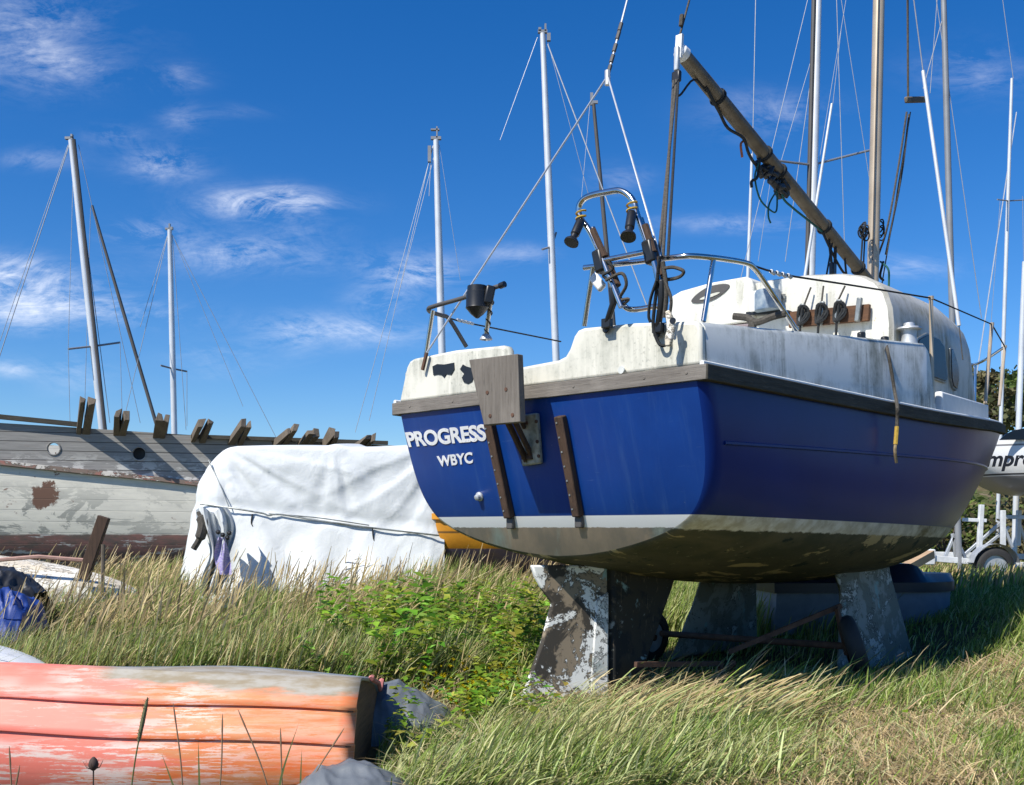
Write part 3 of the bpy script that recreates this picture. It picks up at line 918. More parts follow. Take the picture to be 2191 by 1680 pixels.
# transom battens
for (x0, y0_), (x1, y1_) in (((1046, 903), (1090, 1108)), ((1198, 890), (1237, 1105))):
    mb = MB(); a, b = Bt(x0, y0_, .022), Bt(x1, y1_, .022)
    mb.bar(a, b, .052, .042, up=(-1, 0, 0)); bt = mb.build('transom_batten', 'wood_brown', yacht, bevel=.007)
    for i in range(7):
        t = (i + .5) / 7; p = a.lerp(b, t) + Vector((-.021, .012, 0)); mb = MB(); mb.lathe(p, (-1, 0, 0), [(0, .006), (.003, .005)], 8); mb.build('screw', 'alu_dull', bt)
    mb = MB(); c = Bt(x1 + 3, y1_ + 12, .012); mb.box(c, (.03, .045, .06)); mb.build('batten_foot', 'spar_dark', bt, bevel=.006)
mb = MB(); c = Bt(1027, 1062, 0); mb.lathe(c, (-1, 0, -.34), [(0, .026), (.008, .026), (.014, .018), (.03, .016), (.034, .010)], 16); mb.build('skin_fitting', 'galv', yacht)


def lettering(name, txt, TLc, TRc, BLc, BRc, mapper, mat_, parent, th=.002, **kw):
    """Lettering laid on a surface between four corner points."""
    me = text_mesh(txt, 1.0, **kw)
    n = len(me.vertices); co = np.empty(n * 3); me.vertices.foreach_get('co', co); co = co.reshape(-1, 3)
    lo, hi = co.min(0), co.max(0)
    t = (co - lo) / (hi - lo)
    A, B, C, D = [mapper(*p) for p in (BLc, BRc, TLc, TRc)]
    nrm = (B - A).cross(C - A).normalized()
    out = []
    for x, y, z in t:
        p = A * (1 - x) * (1 - y) + B * x * (1 - y) + C * (1 - x) * y + D * x * y
        out.append(p + nrm * (.002 + z * th))
    for i, p in enumerate(out): me.vertices[i].co = p
    me.materials.clear(); me.materials.append(M[mat_]); me.update()
    o = bpy.data.objects.new(name, me); COL.objects.link(o); o.parent = parent
    return o


lettering('name_lettering', 'PROGRESS', (867, 925), (1038, 907), (876, 957), (1042, 943), Bt, 'letter', yacht, bold=.034, spacing=.97)
lettering('club_lettering', 'WBYC', (935, 976), (1011, 967), (940, 999), (1013, 991), Bt, 'letter', yacht, bold=.030, spacing=1.02)

# rudder, skeg and keels
ro = [(.42, .75), (.40, .69), (.36, .62), (.30, .545), (.36, .33), (.494, -.02), (.30, -.06), (-.02, -.07), (-.02, .56), (-.02, .745)]
RT = R(30)
def Rd(l, z, d): return Lc(.62 - l * math.cos(RT) - d * math.sin(RT), -l * math.sin(RT) + d * math.cos(RT), z)
nv = Rd(0, 0, 1) - Rd(0, 0, 0)
mb = MB(); mb.prism([Rd(l, z, -.022) for l, z in ro], nv * .044)
rud = mb.build('rudder', 'rudder_paint', yacht, bevel=.010)
mb = MB(); mb.prism([Rd(l, z, -.028) for l, z in ((.09, .0), (-.025, -.06), (-.025, .60), (.05, .56))], nv * .056); mb.build('rudder_stock', 'rudder_edge', rud, bevel=.01)
mb = MB(); mb.prism([Lc(u, -.045, z) for u, z in ((.66, .82), (.66, -.03), (.86, -.03), (1.02, .25), (1.22, .56), (1.35, .78))], (0, -.09, 0)); mb.build('skeg', 'skeg_paint', yacht, bevel=.02)
ko = [(2.20, .82), (2.40, .64), (2.44, .56), (2.38, .40), (2.20, .02), (3.40, -.02), (3.19, .62), (3.17, .82)]
for side in (1, -1):
    mb = MB()
    def kp(u, z, d): return Lc(u, side * (.50 + (.75 - z) * .16 + d), z)
    cu_, cz_ = 2.85, .35
    outer = [kp(u, z, .005) for u, z in ko]; mid1 = [kp(cu_ + (u - cu_) * .80, cz_ + (z - cz_) * (.86 if z < .6 else 1), .055) for u, z in ko]
    mid2 = [kp(cu_ + (u - cu_) * .80, cz_ + (z - cz_) * (.86 if z < .6 else 1), -.055) for u, z in ko]; inner = [kp(u, z, -.005) for u, z in ko]
    mb.loft([mid1, outer, inner, mid2], True, cap=True)
    mb.build('bilge_keel', 'keel_paint', yacht, ang=50)

# guard rails
def tube_part(name, pts, r, mat_, parent, n=10, sm=5):
    mb = MB(); mb.tube(smooth_path(pts, sm) if sm else pts, r, n)
    return mb.build(name, mat_, parent, ang=60)


ps = empty('pushpit', (0, 0, 0)); ps.parent = yacht
tube_part('guard_rail', [Bu(1250, 573, .06), Bu(1350, 562, .06), Bu(1440, 551, .06), Bu(1478, 548, .08), Bv(1520, 551, .96), Bv(1560, 556, .97), Bv(1596, 563, .97), Bv(1612, 572, .97), Bv(1635, 602, .96), Bv(1704, 706, .95)], .0135, 'steel', ps)
tube_part('rail_post', [Bu(1269, 570, .06), Bu(1250, 698, .09)], .0125, 'steel', ps, sm=0)
tube_part('rail_post', [Bv(1527, 553, .96), Bv(1505, 688, .95)], .0125, 'steel', ps, sm=0)
pp = empty('pushpit', (0, 0, 0)); pp.parent = yacht
tube_part('guard_rail', [Bu(1078, 609, .06), Bu(1050, 618, .06), Bu(990, 638, .06), Bu(930, 655, .06), Bu(917, 661, .08), Bv(922, 668, -.93), Bv(945, 675, -.95), Bv(962, 684, -.95), Bv(998, 742, -.93)], .0125, 'spar_dark', pp)
tube_part('rail_post', [Bu(926, 664, .08), Bu(911, 762, .09)], .0125, 'steel', pp, sm=0)
tube_part('rail_post', [Bu(1054, 614, .06), Bu(1038, 729, .09)], .0125, 'steel', pp, sm=0)
tube_part('rail_cap', [Bu(1070, 612, .06), Bu(1080, 608, .06)], .017, 'black', pp, sm=0)
mb = MB(); c = Bu(1040, 727, .09); mb.lathe(c, (0, 0, 1), [(0, .035), (.008, .033), (.03, .018)], 12); mb.build('rail_foot', 'galv', pp)
mb = MB()
pts = []
for i in range(60):
    p = Bu(1054, 628, .06).lerp(Bu(1039, 724, .09), i / 59); pts.append(p + Vector((.013 * math.cos(i * .45), .014 * math.sin(i * .45), 0)))
mb.tube(pts, .004, 5); mb.build('lashing', 'rope_grey', pp)
lan = empty('hanging_lantern_holder', (0, 0, 0), 0, 'black plastic holder with pointed base hanging from the blue yacht stern rail', 'lamp holder')
lan.location = YM; lan.rotation_euler = (0, 0, TH)
mb = MB(); a = Bu(1021, 632, -.005); mb.lathe(a + Vector((0, 0, .05)), (0, 0, -1), [(0, .035), (.002, .052), (.03, .054), (.034, .058), (.11, .060), (.118, .062), (.15, .035), (.172, .008)], 20)
mb.build('holder_body', 'black', lan)
mb = MB(); mb.bar(a + Vector((.02, -.03, .0)), a + Vector((.06, -.06, -.01)), .09, .10); mb.build('clamp', 'black', lan, bevel=.01)
# boarding ladder folded up on the stern
ld = empty('boarding_ladder', (0, 0, 0)); ld.parent = yacht
uL = -.045
lad = [(1330, 657), (1306, 597), (1285, 545), (1262, 495), (1243, 468), (1238, 446), (1247, 428), (1266, 418), (1300, 411), (1325, 408), (1345, 418), (1358, 437), (1363, 458), (1382, 512), (1402, 570), (1416, 640)]
tube_part('outer_frame', [Bu(x, y, uL) for x, y in lad], .0145, 'steel', ld)
tube_part('inner_frame', [Bu(x, y, uL + .05) for x, y in ((1268, 488), (1290, 545), (1312, 600), (1326, 640), (1342, 660), (1365, 662), (1395, 657), (1424, 650), (1414, 610), (1398, 555), (1378, 490), (1371, 468))], .0135, 'steel', ld)
for off, (x0, y0_, x1, y1_) in ((.02, (1288, 545, 1316, 612)), (.02, (1385, 512, 1410, 590)), (.0, (1262, 492, 1288, 550)), (.0, (1374, 482, 1392, 540))):
    mb = MB(); mb.tube([Bu(x0 + 6, y0_, uL + off), Bu(x1 + 6, y1_, uL + off)], .017, 8); mb.build('side_rail', 'wood_brown', ld)  # brown colour stands in for the dark reflection along the steel tubes
tube_part('rung', [Bu(1287, 558, uL), Bu(1392, 537, uL)], .013, 'steel', ld, sm=0)
for x, y in ((1285, 560), (1392, 540)):
    mb = MB(); c = Bu(x, y, uL + .01); mb.bar(c + Vector((0, .012, .055)), c + Vector((0, -.014, -.055)), .055, .06, up=(1, 0, 0)); mb.build('rung_joint', 'black', ld, bevel=.012)
for (x0, y0_), (x1, y1_) in (((1243, 472), (1222, 520)), ((1352, 455), (1344, 508))):
    a, b = Bu(x0, y0_, uL - .03), Bu(x1, y1_, uL - .10); d = (b - a).length
    mb = MB(); mb.lathe(a, b - a, [(0, .018), (.01, .022), (d * .62, .022), (d * .66, .017), (d * .78, .017), (d * .82, .022), (d * .93, .035), (d, .036)], 16); ft = mb.build('standoff_foot', 'black', ld)
    mb = MB(); mb.tube([a + Vector((.02 * math.cos(t), .024 * math.sin(t), .004 * t)) for t in np.linspace(0, 12, 36)], .005, 5); mb.build('twine', 'rope_yellow', ft)
for (x0, y0_), (x1, y1_), (x2, y2_) in (((1310, 615), (1312, 650), (1299, 690)), ((1416, 600), (1415, 650), (1408, 700))):
    mb = MB(); mb.tube([Bu(x0, y0_, uL), Bu(x1, y1_, uL), Bu(x2, y2_, -.02)], [.018, .017, .016], 8)
    c = Bu(x2, y2_ + 2, -.02); mb.box(c, (.03, .05, .045)); mb.lathe(Bu(x2 - 2, y2_ + 14, -.001), (-1, 0, 0), [(0, .022), (.006, .02)], 10)
    mb.build('hinge_bracket', 'black', ld, bevel=.006)
# tangled lines and blocks round the ladder
for pts, r, m_ in (([(1296, 600), (1330, 585), (1340, 610), (1325, 640), (1345, 640), (1330, 655)], .008, 'rope_grey'),
                   ([(1418, 575), (1440, 572), (1462, 580), (1455, 592), (1430, 598), (1415, 592)], .008, 'rope_grey'),
                   ([(1412, 548), (1408, 580), (1405, 620), (1400, 660), (1398, 700), (1410, 735), (1425, 738), (1430, 720), (1428, 690)], .008, 'rope_dark'),
                   ([(1300, 560), (1312, 575), (1290, 590), (1310, 600)], .007, 'rope_dark'),
                   ([(1418, 560), (1426, 620), (1422, 680)], .010, 'rope_grey'),
                   ([(1405, 600), (1392, 640), (1388, 675), (1392, 690)], .007, 'rope_dark'),
                   ([(1422, 600), (1436, 640), (1432, 680)], .007, 'rope_grey')):
    tube_part('tangled_line', [Bu(x, y, -.075 + .01 * i) for i, (x, y) in enumerate(pts)], r, m_, ld, 6)
pl = [Bu(x, y, -.05) for x, y in ((1428, 668), (1436, 664), (1443, 680), (1447, 700), (1443, 722), (1439, 742), (1428, 742), (1427, 724), (1433, 704), (1430, 686))]
mb = MB(); mb.prism(pl, (-.022, 0, 0)); mb.build('sheet_block', 'cream_hull', ld, bevel=.006)
mb = MB(); mb.lathe(Bu(1438, 686, -.074), (1, 0, 0), [(0, .014), (.01, .014)], 10); mb.build('block_pin', 'black', ld)
mb = MB(); mb.bar(Bu(1268, 590, .0), Bu(1290, 618, .0), .05, .03, up=(1, 0, 0)); mb.build('sheet_block', 'white', ld, bevel=.012)

# stanchions and lifelines
sp_ = []
for (x0, y0_, v0), (x1, y1_, v1) in (((1992, 638, 1.0), (1995, 864, 1.02)), ((2122, 694, .80), (2108, 864, .86)), ((2150, 742, .44), (2138, 868, .50))):
    a, b = Bv(x0, y0_, v0), Bv(x1, y1_, v1)
    mb = MB(); mb.tube([b, a], .0135, 8); mb.tube([a - Vector((0, 0, .01)), a + Vector((0, 0, .012))], .018, 8)
    mb.build('stanchion', 'spar_gold', yacht); sp_.append(a)
pl_ = [Bv(1604, 566, .97), Bv(1640, 578, .97), Bv(1700, 592, .98), Bv(1800, 607, 1.0), Bv(1895, 622, 1.0), sp_[0], sp_[1], sp_[2]]
tube_part('lifeline', pl_, .0055, 'rope_dark', yacht, 6, 0)
for i in range(4):
    a = pl_[1].lerp(pl_[2], .15 + i * .2); mb = MB(); mb.tube([a, a + Vector((.035, 0, -.006))], .011, 6); mb.build('lifeline_link', 'galv', yacht)
pl_ = [Bv(965, 682, -.95), Bv(985, 688, -.95), Bv(1200, 731, -1.0)]
tube_part('lifeline', pl_, .005, 'rope_dark', yacht, 6, 0)
mb = MB()
for i in range(4):
    a = Bv(978 + i * 9, 684 + i * 2.2, -.95); mb.tube([a, a + Vector((.03, 0, -.004))], .010, 6)
mb.build('lifeline_link', 'galv', yacht)
# plank lying along the side deck, bow fitting
mb = MB(); a, b = Bv(2008, 862, .97), Bv(2108, 890, .82)
a.z = sheer(a.x) + .13; b.z = sheer(b.x) + .11
mb.bar(a, b, .05, .15); mb.build('toe_board', 'white', yacht, bevel=.012)
tube_part('pulpit_rail', [Bv(2150, 742, .44), Lc(6.1, .2, 2.50), Lc(6.35, 0, 2.52), Lc(6.1, -.2, 2.50), Lc(5.6, -.5, 2.48)], .0125, 'steel', yacht)
tube_part('pulpit_post', [Lc(6.2, .1, 1.9), Lc(6.28, .08, 2.5)], .0125, 'steel', yacht, sm=0)
# mast, boom and rigging
mastb = Lc(4.13, 0, 2.50)
mtop = Bv(1878, -560, 0)
md = (Bv(1878, 0, 0) - Bv(1865, 600, 0)).normalized()
mb = MB(); mp = [mastb + md * t for t in np.linspace(0, 6.6, 12)]; mb.tube(mp, [.046] * 10 + [.042, .036], 16)
mast = mb.build('mast', 'spar_gold', yacht)
mb = MB(); mb.tube([mastb - md * .02, mastb + md * .42], .050, 16); mb.build('mast_step', 'galv', mast)
mb = MB(); mb.tube([mastb + Vector((-.040, -.022, .45)), mastb + md * 6.5 + Vector((-.034, -.02, 0))], .005, 6); mb.build('track_or_shade_strip', 'spar_dark', mast)
bo_f, bo_a = mastb + md * .42 + Vector((-.06, 0, 0)), Bv(1457, 112, .0)
mb = MB(); mb.tube([bo_a.lerp(bo_f, t) for t in np.linspace(0, 1, 10)], [.043, .047, .047, .047, .047, .047, .047, .047, .046, .042], 14)
boom = mb.build('boom', 'spar_boom' if 'spar_boom' in M else 'timber', yacht)
bdv = (bo_f - bo_a).normalized()
def on_boom(t, d=0.0, s_=0.0): return bo_a.lerp(bo_f, t) + Vector((0, s_, 0)) + Vector((bdv.z, 0, -bdv.x)) * d * (1 if bdv.z < 0 else 1)
mb = MB(); mb.lathe(bo_a - bdv * .02, bdv, [(0, .036), (.01, .046), (.05, .050), (.055, .046)], 14)
mb.bar(bo_a + Vector((-.012, -.0, .10)), bo_a + Vector((-.028, 0, -.05)), .045, .02, up=(1, 0, 0)); mb.build('boom_end_fitting', 'white', boom)
mb = MB(); mb.bar(bo_a + Vector((-.04, 0, .02)), bo_a + Vector((-.045, 0, -.13)), .032, .03, up=(1, 0, 0)); mb.build('block', 'galv', boom, bevel=.008)
mb = MB(); mb.bar(bo_a + Vector((-.045, 0, -.13)), bo_a + Vector((-.05, 0, -.20)), .06, .03, up=(1, 0, 0)); mb.build('block', 'black', boom, bevel=.01)
dn = Vector((bdv.z, 0, -bdv.x)); dn = dn if dn.z < 0 else -dn      # below the boom
pts = [bo_a.lerp(bo_f, t) + dn * (.045 + .06 * d) + Vector((0, .02 * math.sin(t * 40), 0)) for t, d in ((.10, 0), (.14, .5), (.18, .25), (.22, .9), (.27, .7), (.31, 1.25), (.36, 1.1), (.40, .7), (.44, .5))]
tube_part('sail_edge', pts, [.010, .012, .018, .014, .022, .026, .03, .03, .025][0], 'rope_dark', boom, 6)
mb = MB()
rnd = random.Random(3)
for i in range(26):   # furled scraps of cover and lashings beneath the boom
    t = rnd.uniform(.38, .50); c = bo_a.lerp(bo_f, t) + dn * rnd.uniform(.03, .11) + Vector((0, rnd.uniform(-.04, .04), 0))
    mb.box(c, (rnd.uniform(.04, .12), rnd.uniform(.02, .05), rnd.uniform(.03, .07)), Matrix.Rotation(rnd.uniform(-1, 1), 3, 'Y') @ Matrix.Rotation(rnd.uniform(-1, 1), 3, 'X'))
mb.build('sail_bundle', 'tarp_black', boom, bevel=.01)
for t in (.155, .375, .45, .705, .92):
    mb = MB(); c = bo_a.lerp(bo_f, t); mb.tube([c + (Vector((0, 1, 0)) * math.cos(a) + dn * math.sin(a)) * .052 + bdv * .008 * math.sin(a * .5) for a in np.linspace(0, 6 * math.pi, 50)], .008, 5)
    mb.build('lashing', 'rope_dark', boom)
def boom_line(name, spec, r, m_):
    tube_part(name, [bo_a.lerp(bo_f, t) + dn * d for t, d in spec], r, m_, boom, 6)
boom_line('reefing_line', [(.47, .05), (.49, .14), (.54, .13), (.60, .10), (.66, .07), (.70, .05)], .008, 'rope_green')
boom_line('reefing_line', [(.36, .10), (.355, .22), (.39, .32), (.44, .32), (.47, .28), (.46, .15)], .006, 'rope_green')
boom_line('reefing_line', [(.46, .12), (.435, .28), (.44, .37), (.455, .40)], .006, 'rope_green')
boom_line('reefing_line', [(.36, .06), (.365, .20), (.345, .27), (.35, .31)], .010, 'rope_dark')
boom_line('tattered_strip', [(.285, .07), (.275, .12), (.29, .19)], .008, 'rope_orange')
boom_line('reefing_line', [(.70, .05), (.75, .10), (.80, .14), (.85, .16), (.90, .12)], .009, 'rope_dark')
boom_line('reefing_line', [(.74, .05), (.775, .20), (.80, .30), (.82, .36)], .010, 'rope_dark')
boom_line('reefing_line', [(.84, .05), (.87, .17), (.92, .20), (.96, .14)], .008, 'rope_dark')
tube_part('kicking_strap', [bo_a.lerp(bo_f, .78) + dn * .05, bo_a.lerp(bo_f, .80) + dn * .25, Bv(1785, 612, .1)], .012, 'rope_dark', boom, 6)
tube_part('boom_vang', [bo_a.lerp(bo_f, .76) + dn * .05, Bv(1765, 608, .1)], .007, 'rope_dark', boom, 6, 0)
mb = MB(); c = bo_a.lerp(bo_f, .785) + dn * .24; mb.box(c, (.05, .04, .12)); mb.build('block', 'black', boom, bevel=.012)
for s_, x in ((.0, 1409), (.02, 1418), (-.015, 1429)):   # mainsheet
    tube_part('mainsheet', [bo_a + Vector((-.05, s_, -.18)), Bu(x, 552, .04)], .0085 if x != 1429 else .0075, 'rope_grey' if x != 1429 else 'rope_dark', yacht, 7, 0)
tube_part('mainsheet', [bo_a + Vector((-.05, 0, -.20)), bo_a + Vector((-.02, 0, -.27)), bo_a.lerp(bo_f, .06) + dn * .07, bo_a.lerp(bo_f, .11) + dn * .05], .007, 'rope_dark', yacht, 7)
tube_part('topping_lift', [bo_a + Vector((-.012, 0, .10)), Bv(1475, 0, 0), Bv(1500, -160, 0), mastb + md * 6.5], .0065, 'rope_grey', yacht, 6, 0)
mb = MB(); a = bo_a + Vector((.0, 0, .16)); mb.tube([a, a + Vector((.01, 0, .07))], .014, 6); mb.build('topping_lift_knot', 'rope_grey', yacht)
apex = Bv(1300, 163, 0)
tube_part('backstay', [apex, Bv(1342, 0, 0), mastb + md * 6.55], .006, 'wire_pale', yacht, 6, 0)
mb = MB()
for y in (50, 68, 95, 118, 140): a, b = Bv(1340 - (y - 10) * .26, y, 0), Bv(1340 - (y + 8) * .26, y + 16, 0); mb.tube([a, b], .012, 6)
mb.build('backstay_fitting', 'spar_dark', yacht)
tube_part('backstay_bridle', [apex, Bu(913, 755, .0)], .0055, 'wire_pale', yacht, 6, 0)
tube_part('backstay_bridle', [apex, Bu(1412, 548, .0), Bu(1432, 735, -.005)], .005, 'wire_pale', yacht, 6, 0)
mb = MB(); mb.tube([apex + Vector((0, 0, .03)), apex - Vector((0, 0, .05))], .016, 8); mb.build('backstay_fitting', 'galv', yacht)
# cleats and coils on the mast
for x, y, r in ((1848, 482, .022), (1852, 492, .03), (1884, 480, .032), (1885, 492, .03), (1845, 488, .028)):
    c = Bv(x, y, 0); mb = MB(); mb.tube([c + Vector((.02 * math.sin(t * 1.3), r * math.cos(t), r * 1.5 * math.sin(t) - .02 * t / 6)) for t in np.linspace(0, 14, 60)], .006, 5); mb.build('rope_coil', 'rope_dark', mast)
for pts, m_, r in (([(1846, 500), (1842, 560), (1838, 585), (1845, 600)], 'rope_dark', .007), ([(1851, 500), (1848, 560), (1850, 592)], 'rope_dark', .006), ([(1884, 560), (1900, 575), (1902, 600), (1900, 640)], 'rope_green', .008),
                   ([(1890, 560), (1883, 590), (1890, 600)], 'rope_dark', .010), ([(1940, 240), (1925, 340), (1900, 480), (1880, 545)], 'rope_grey', .008), ([(1945, 245), (1928, 380), (1895, 545)], 'rope_grey', .008),
                   ([(1942, 0), (1943, 220)], 'rope_grey', .009), ([(1948, 240), (1915, 440), (1885, 620)], 'rope_grey', .005)):
    tube_part('halyard', [Bv(x, y, .12 if x > 1895 else 0) for x, y in pts], r, m_, mast, 6)
mb = MB(); mb.bar(Bv(1938, 214, .12), Bv(1984, 213, .12), .03, .05); mb.build('rope_spacer', 'timber', mast, bevel=.01)
tube_part('shroud_tube', [Bv(1975, 152, .55), Bv(2014, 430, .7), Bv(2052, 697, .82)], .014, 'spar_white', yacht, 8, 0)
tube_part('shroud', [Bv(2052, 697, .82), Bv(2060, 770, .87)], .004, 'rope_grey', yacht, 6, 0)
tube_part('shroud', [Bv(1975, 152, .55), Bv(1950, -40, .4)], .005, 'wire', yacht, 6, 0)

# ================================================================== ground
def build_ground():
    def axis(lo, hi, fine0, fine1, step):
        a = list(np.arange(fine0, fine1 + 1e-6, step))
        x = fine0; s_ = step; left = []
        while x > lo: s_ *= 1.35; x -= s_; left.append(x)
        x = fine1; s_ = step; right = []
        while x < hi: s_ *= 1.35; x += s_; right.append(x)
        return np.array(left[::-1] + a + right)
    X, Y = axis(-900, 900, -8, 9, .25), axis(-60, 1400, 0, 24, .25)
    gx, gy = np.meshgrid(X, Y)
    gz = ground_z(gx, gy)
    nx, ny = len(X), len(Y)
    idx = np.arange(nx * ny).reshape(ny, nx)
    F = np.stack([idx[:-1, :-1], idx[:-1, 1:], idx[1:, 1:], idx[1:, :-1]], -1).reshape(-1, 4)
    me = bpy.data.meshes.new('ground')
    me.from_pydata(np.stack([gx, gy, gz], -1).reshape(-1, 3).tolist(), [], F.tolist())
    k = NM('soil_and_thatch')
    c = k.mix(k.step(k.noise(1.2, (1, 1, 1), 8, .7), .35, .65), (.050, .048, .020, 1), (.10, .080, .040, 1))
    c = k.mix(k.step(k.noise(14, (1, 1, 1), 6, .7), .45, .7), c, (.15, .115, .06, 1))
    k.bump(k.noise(20), .6, .03)
    me.materials.append(k.done(c, .95, spec=.1))
    me.polygons.foreach_set('use_smooth', [True] * len(me.polygons))
    o = bpy.data.objects.new('ground', me); COL.objects.link(o)
    tag(o, kind='structure')


build_ground()


def build_hill():
    """Low rise far behind on the right."""
    mb = MB(); rows = []
    for j, t in enumerate(np.linspace(0, 1, 26)):
        row = []
        for i, s_ in enumerate(np.linspace(0, 1, 46)):
            x = 12 + 130 * s_; y = 34 + 60 * t
            h = 6.4 * sstep(t, 0, .62) * (.55 + .45 * sstep(s_, .0, .25))
            h *= 1 + 1.7 * float(sstep(s_, .20, .55))  # unseen right end raised to darken what the blue hull reflects
            h += .8 * mnoise.noise(Vector((x * .12, y * .15, 0))) * t * 1.5
            row.append((x, y, -.15 + float(h)))
        rows.append(row)
    mb.loft(rows)
    k = NM('bracken_slope')
    c = k.mix(k.step(k.noise(.25, (1, 1, 1), 8, .7), .38, .6), (.15, .10, .055, 1), (.075, .085, .03, 1))
    c = k.mix(k.step(k.noise(1.1, (1, 1, 1), 6, .7), .55, .7), c, (.27, .19, .15, 1))
    m_ = k.done(c, .95, spec=.1)
    o = mb.build('hill', m_); tag(o, kind='structure')


build_hill()

# ================================================================== trolley under the yacht
tr = empty('launching_trolley', YM, TH, 'rusty two wheeled launching trolley in the deep shade under the blue yacht', 'trolley')
def wheel(parent, c, axis, r_out, r_in, w, rim_mat='galv', tyre_mat='rubber'):
    wh = empty('wheel', (0, 0, 0)); wh.parent = parent
    ax = Vector(axis).normalized(); c = Vector(c); mb = MB()
    prof = [(-w / 2, r_in), (-w / 2, r_out - w * .35), (-w * .42, r_out - w * .12), (-w * .22, r_out), (w * .22, r_out), (w * .42, r_out - w * .12), (w / 2, r_out - w * .35), (w / 2, r_in)]
    e1 = ax.orthogonal().normalized(); e2 = ax.cross(e1); n = 32
    mb.loft([[c + ax * h + (e1 * math.cos(2 * math.pi * k / n) + e2 * math.sin(2 * math.pi * k / n)) * q for k in range(n)] for h, q in prof], True)
    mb.build('tyre', tyre_mat, wh, ang=50)
    mb = MB()
    mb.lathe(c - ax * w * .35, ax, [(0, r_in * 1.02), (w * .10, r_in * .9), (w * .2, r_in * .35), (w * .5, r_in * .35), (w * .6, r_in * .9), (w * .7, r_in * 1.02)], 24)
    mb.build('rim', rim_mat, wh, ang=30)
    mb = MB(); mb.tube([c - ax * w * .5, c + ax * w * .5], r_in * .22, 10); mb.build('hub', 'rust', wh)
    return wh


wheel(tr, Bv(1826, 1382, .80), (.50, -.86, .30), .185, .105, .10, 'rust')
tube_part('axle', [Bv(1826, 1384, .78), Lc(2.2, -.7, .20)], .022, 'rust', tr, sm=0)
wheel(tr, Lc(2.2, -.80, .17), (.05, 1, .1), .185, .105, .10, 'galv')
for a, b in (((1790, 1300, .75), (1812, 1400, .75)), ((1800, 1296, .75), (1560, 1395, .30)), ((1360, 1422, .25), (1545, 1420, .35)), ((1538, 1420, .35), (1552, 1462, .35)), ((1570, 1418, .4), (1560, 1465, .3))):
    mb = MB(); mb.bar(Bv(*a), Bv(*b), .022, .028); mb.build('frame_bar', 'rust', tr)

# ================================================================== old wooden schooner hull, left
A0, A1 = Vector((-7.6, 13.4, 0)), Vector((-1.75, 14.45, 0))
SA = math.atan2(A1.y - A0.y, A1.x - A0.x)
DX, DY = math.cos(SA), math.sin(SA)
sch = empty('wooden_hulk', A0, SA, 'stripped grey and cream wooden boat hull with bare frame timbers along its deck edge', 'boat')
sch.location.z = 0


def Sp(px, py, d=0.0):
    """Point on the hulk's near side, d metres outboard."""
    k = (px - PX0) / S
    ox, oy = A0.x + DY * d, A0.y - DX * d
    t = (k * oy - ox) / (DX - k * DY)
    Y = oy + t * DY
    return Vector((t, -d, EYE + (HZ - py) / S * Y))


def sch_line(pts, n=30):
    """Height along the hulk from picture points on its side."""
    P = [Sp(x, y) for x, y in pts]
    xs, zs = [p.x for p in P], [p.z for p in P]
    return lambda t: interp(t, xs, zs) if xs[0] <= t <= xs[-1] else (zs[0] + (t - xs[0]) * (zs[1] - zs[0]) / (xs[1] - xs[0]) if t < xs[0] else zs[-1] + (t - xs[-1]) * (zs[-1] - zs[-2]) / (xs[-1] - xs[-2]))


top_f = sch_line([(0, 905), (130, 913), (300, 924), (410, 931), (600, 944), (800, 951)])
str_f = sch_line([(0, 990), (130, 1004), (250, 1016), (350, 1026), (415, 1034), (600, 1050)])
L_s = (A1 - A0).length
T = np.linspace(-3.5, L_s + 4.5, 60)
BEAM = 3.2
plan = lambda t: .30 * float(sstep(t, 3.5, 11)) * max(0, t - 3.5) * .35 + .05 * max(0, -t)   # narrows towards both ends
mb = MB(); rt, rb = [], []
for t in T:
    z0, z1 = top_f(t), str_f(t); d = plan(t)
    rt.append([(t, d + .06, z0), (t, d, z0), (t, d - .012, z1)])
mb.loft(rt)
bul = mb.build('bulwark', 'bulwark', sch)
# round port openings are cut through the bulwark
cut = MB()
PH = [(115, 960, 13), (298, 971, 14)]
for x, y, r_ in PH:
    c = Sp(x, y); cut.tube([c + Vector((0, -.3, 0)), c + Vector((0, .5, 0))], r_ / S * 13.5, 24)
co = cut.build('cutter', 'black', sch)
bm_ = bul.modifiers.new('solid', 'SOLIDIFY'); bm_.thickness = .07; bm_.offset = -1
bb = bul.modifiers.new('cut', 'BOOLEAN'); bb.object = co; bb.operation = 'DIFFERENCE'; bb.solver = 'EXACT'
bpy.context.view_layer.update()
me = bpy.data.meshes.new_from_object(bul.evaluated_get(bpy.context.evaluated_depsgraph_get()))
bul.modifiers.clear(); bul.data = me
me.polygons.foreach_set('use_smooth', [False] * len(me.polygons)); me.update()
bpy.data.objects.remove(co)
for x, y, r_ in PH:
    c = Sp(x, y); rr_ = r_ / S * 13.5
    mb = MB(); mb.tube([c + Vector((rr_ * 1.06 * math.cos(a), -.012, rr_ * 1.06 * math.sin(a))) for a in np.linspace(0, 2 * math.pi, 25)], .010, 6); mb.build('port_rim', 'bulwark', sch)
c = Sp(298, 971); mb = MB(); mb.box(c + Vector((0, .16, 0)), (.3, .03, .3)); mb.build('deadlight', 'tarp_black', sch)
c = Sp(115, 968); mb = MB(); mb.tube([c + Vector((.02, .02, -.06)), c + Vector((.02, .02, 0))], .008, 6); mb.build('port_latch', 'rust', sch)
mb = MB(); rs = []
for t in T:
    z1 = str_f(t); d = plan(t)
    rs.append([(t, d - .012, z1 + .03), (t, d - .075, z1 + .028), (t, d - .080, z1 - .03), (t, d - .012, z1 - .04)])
mb.loft(rs, True, cap=True); mb.build('rubbing_strake', 'strake_red', sch)
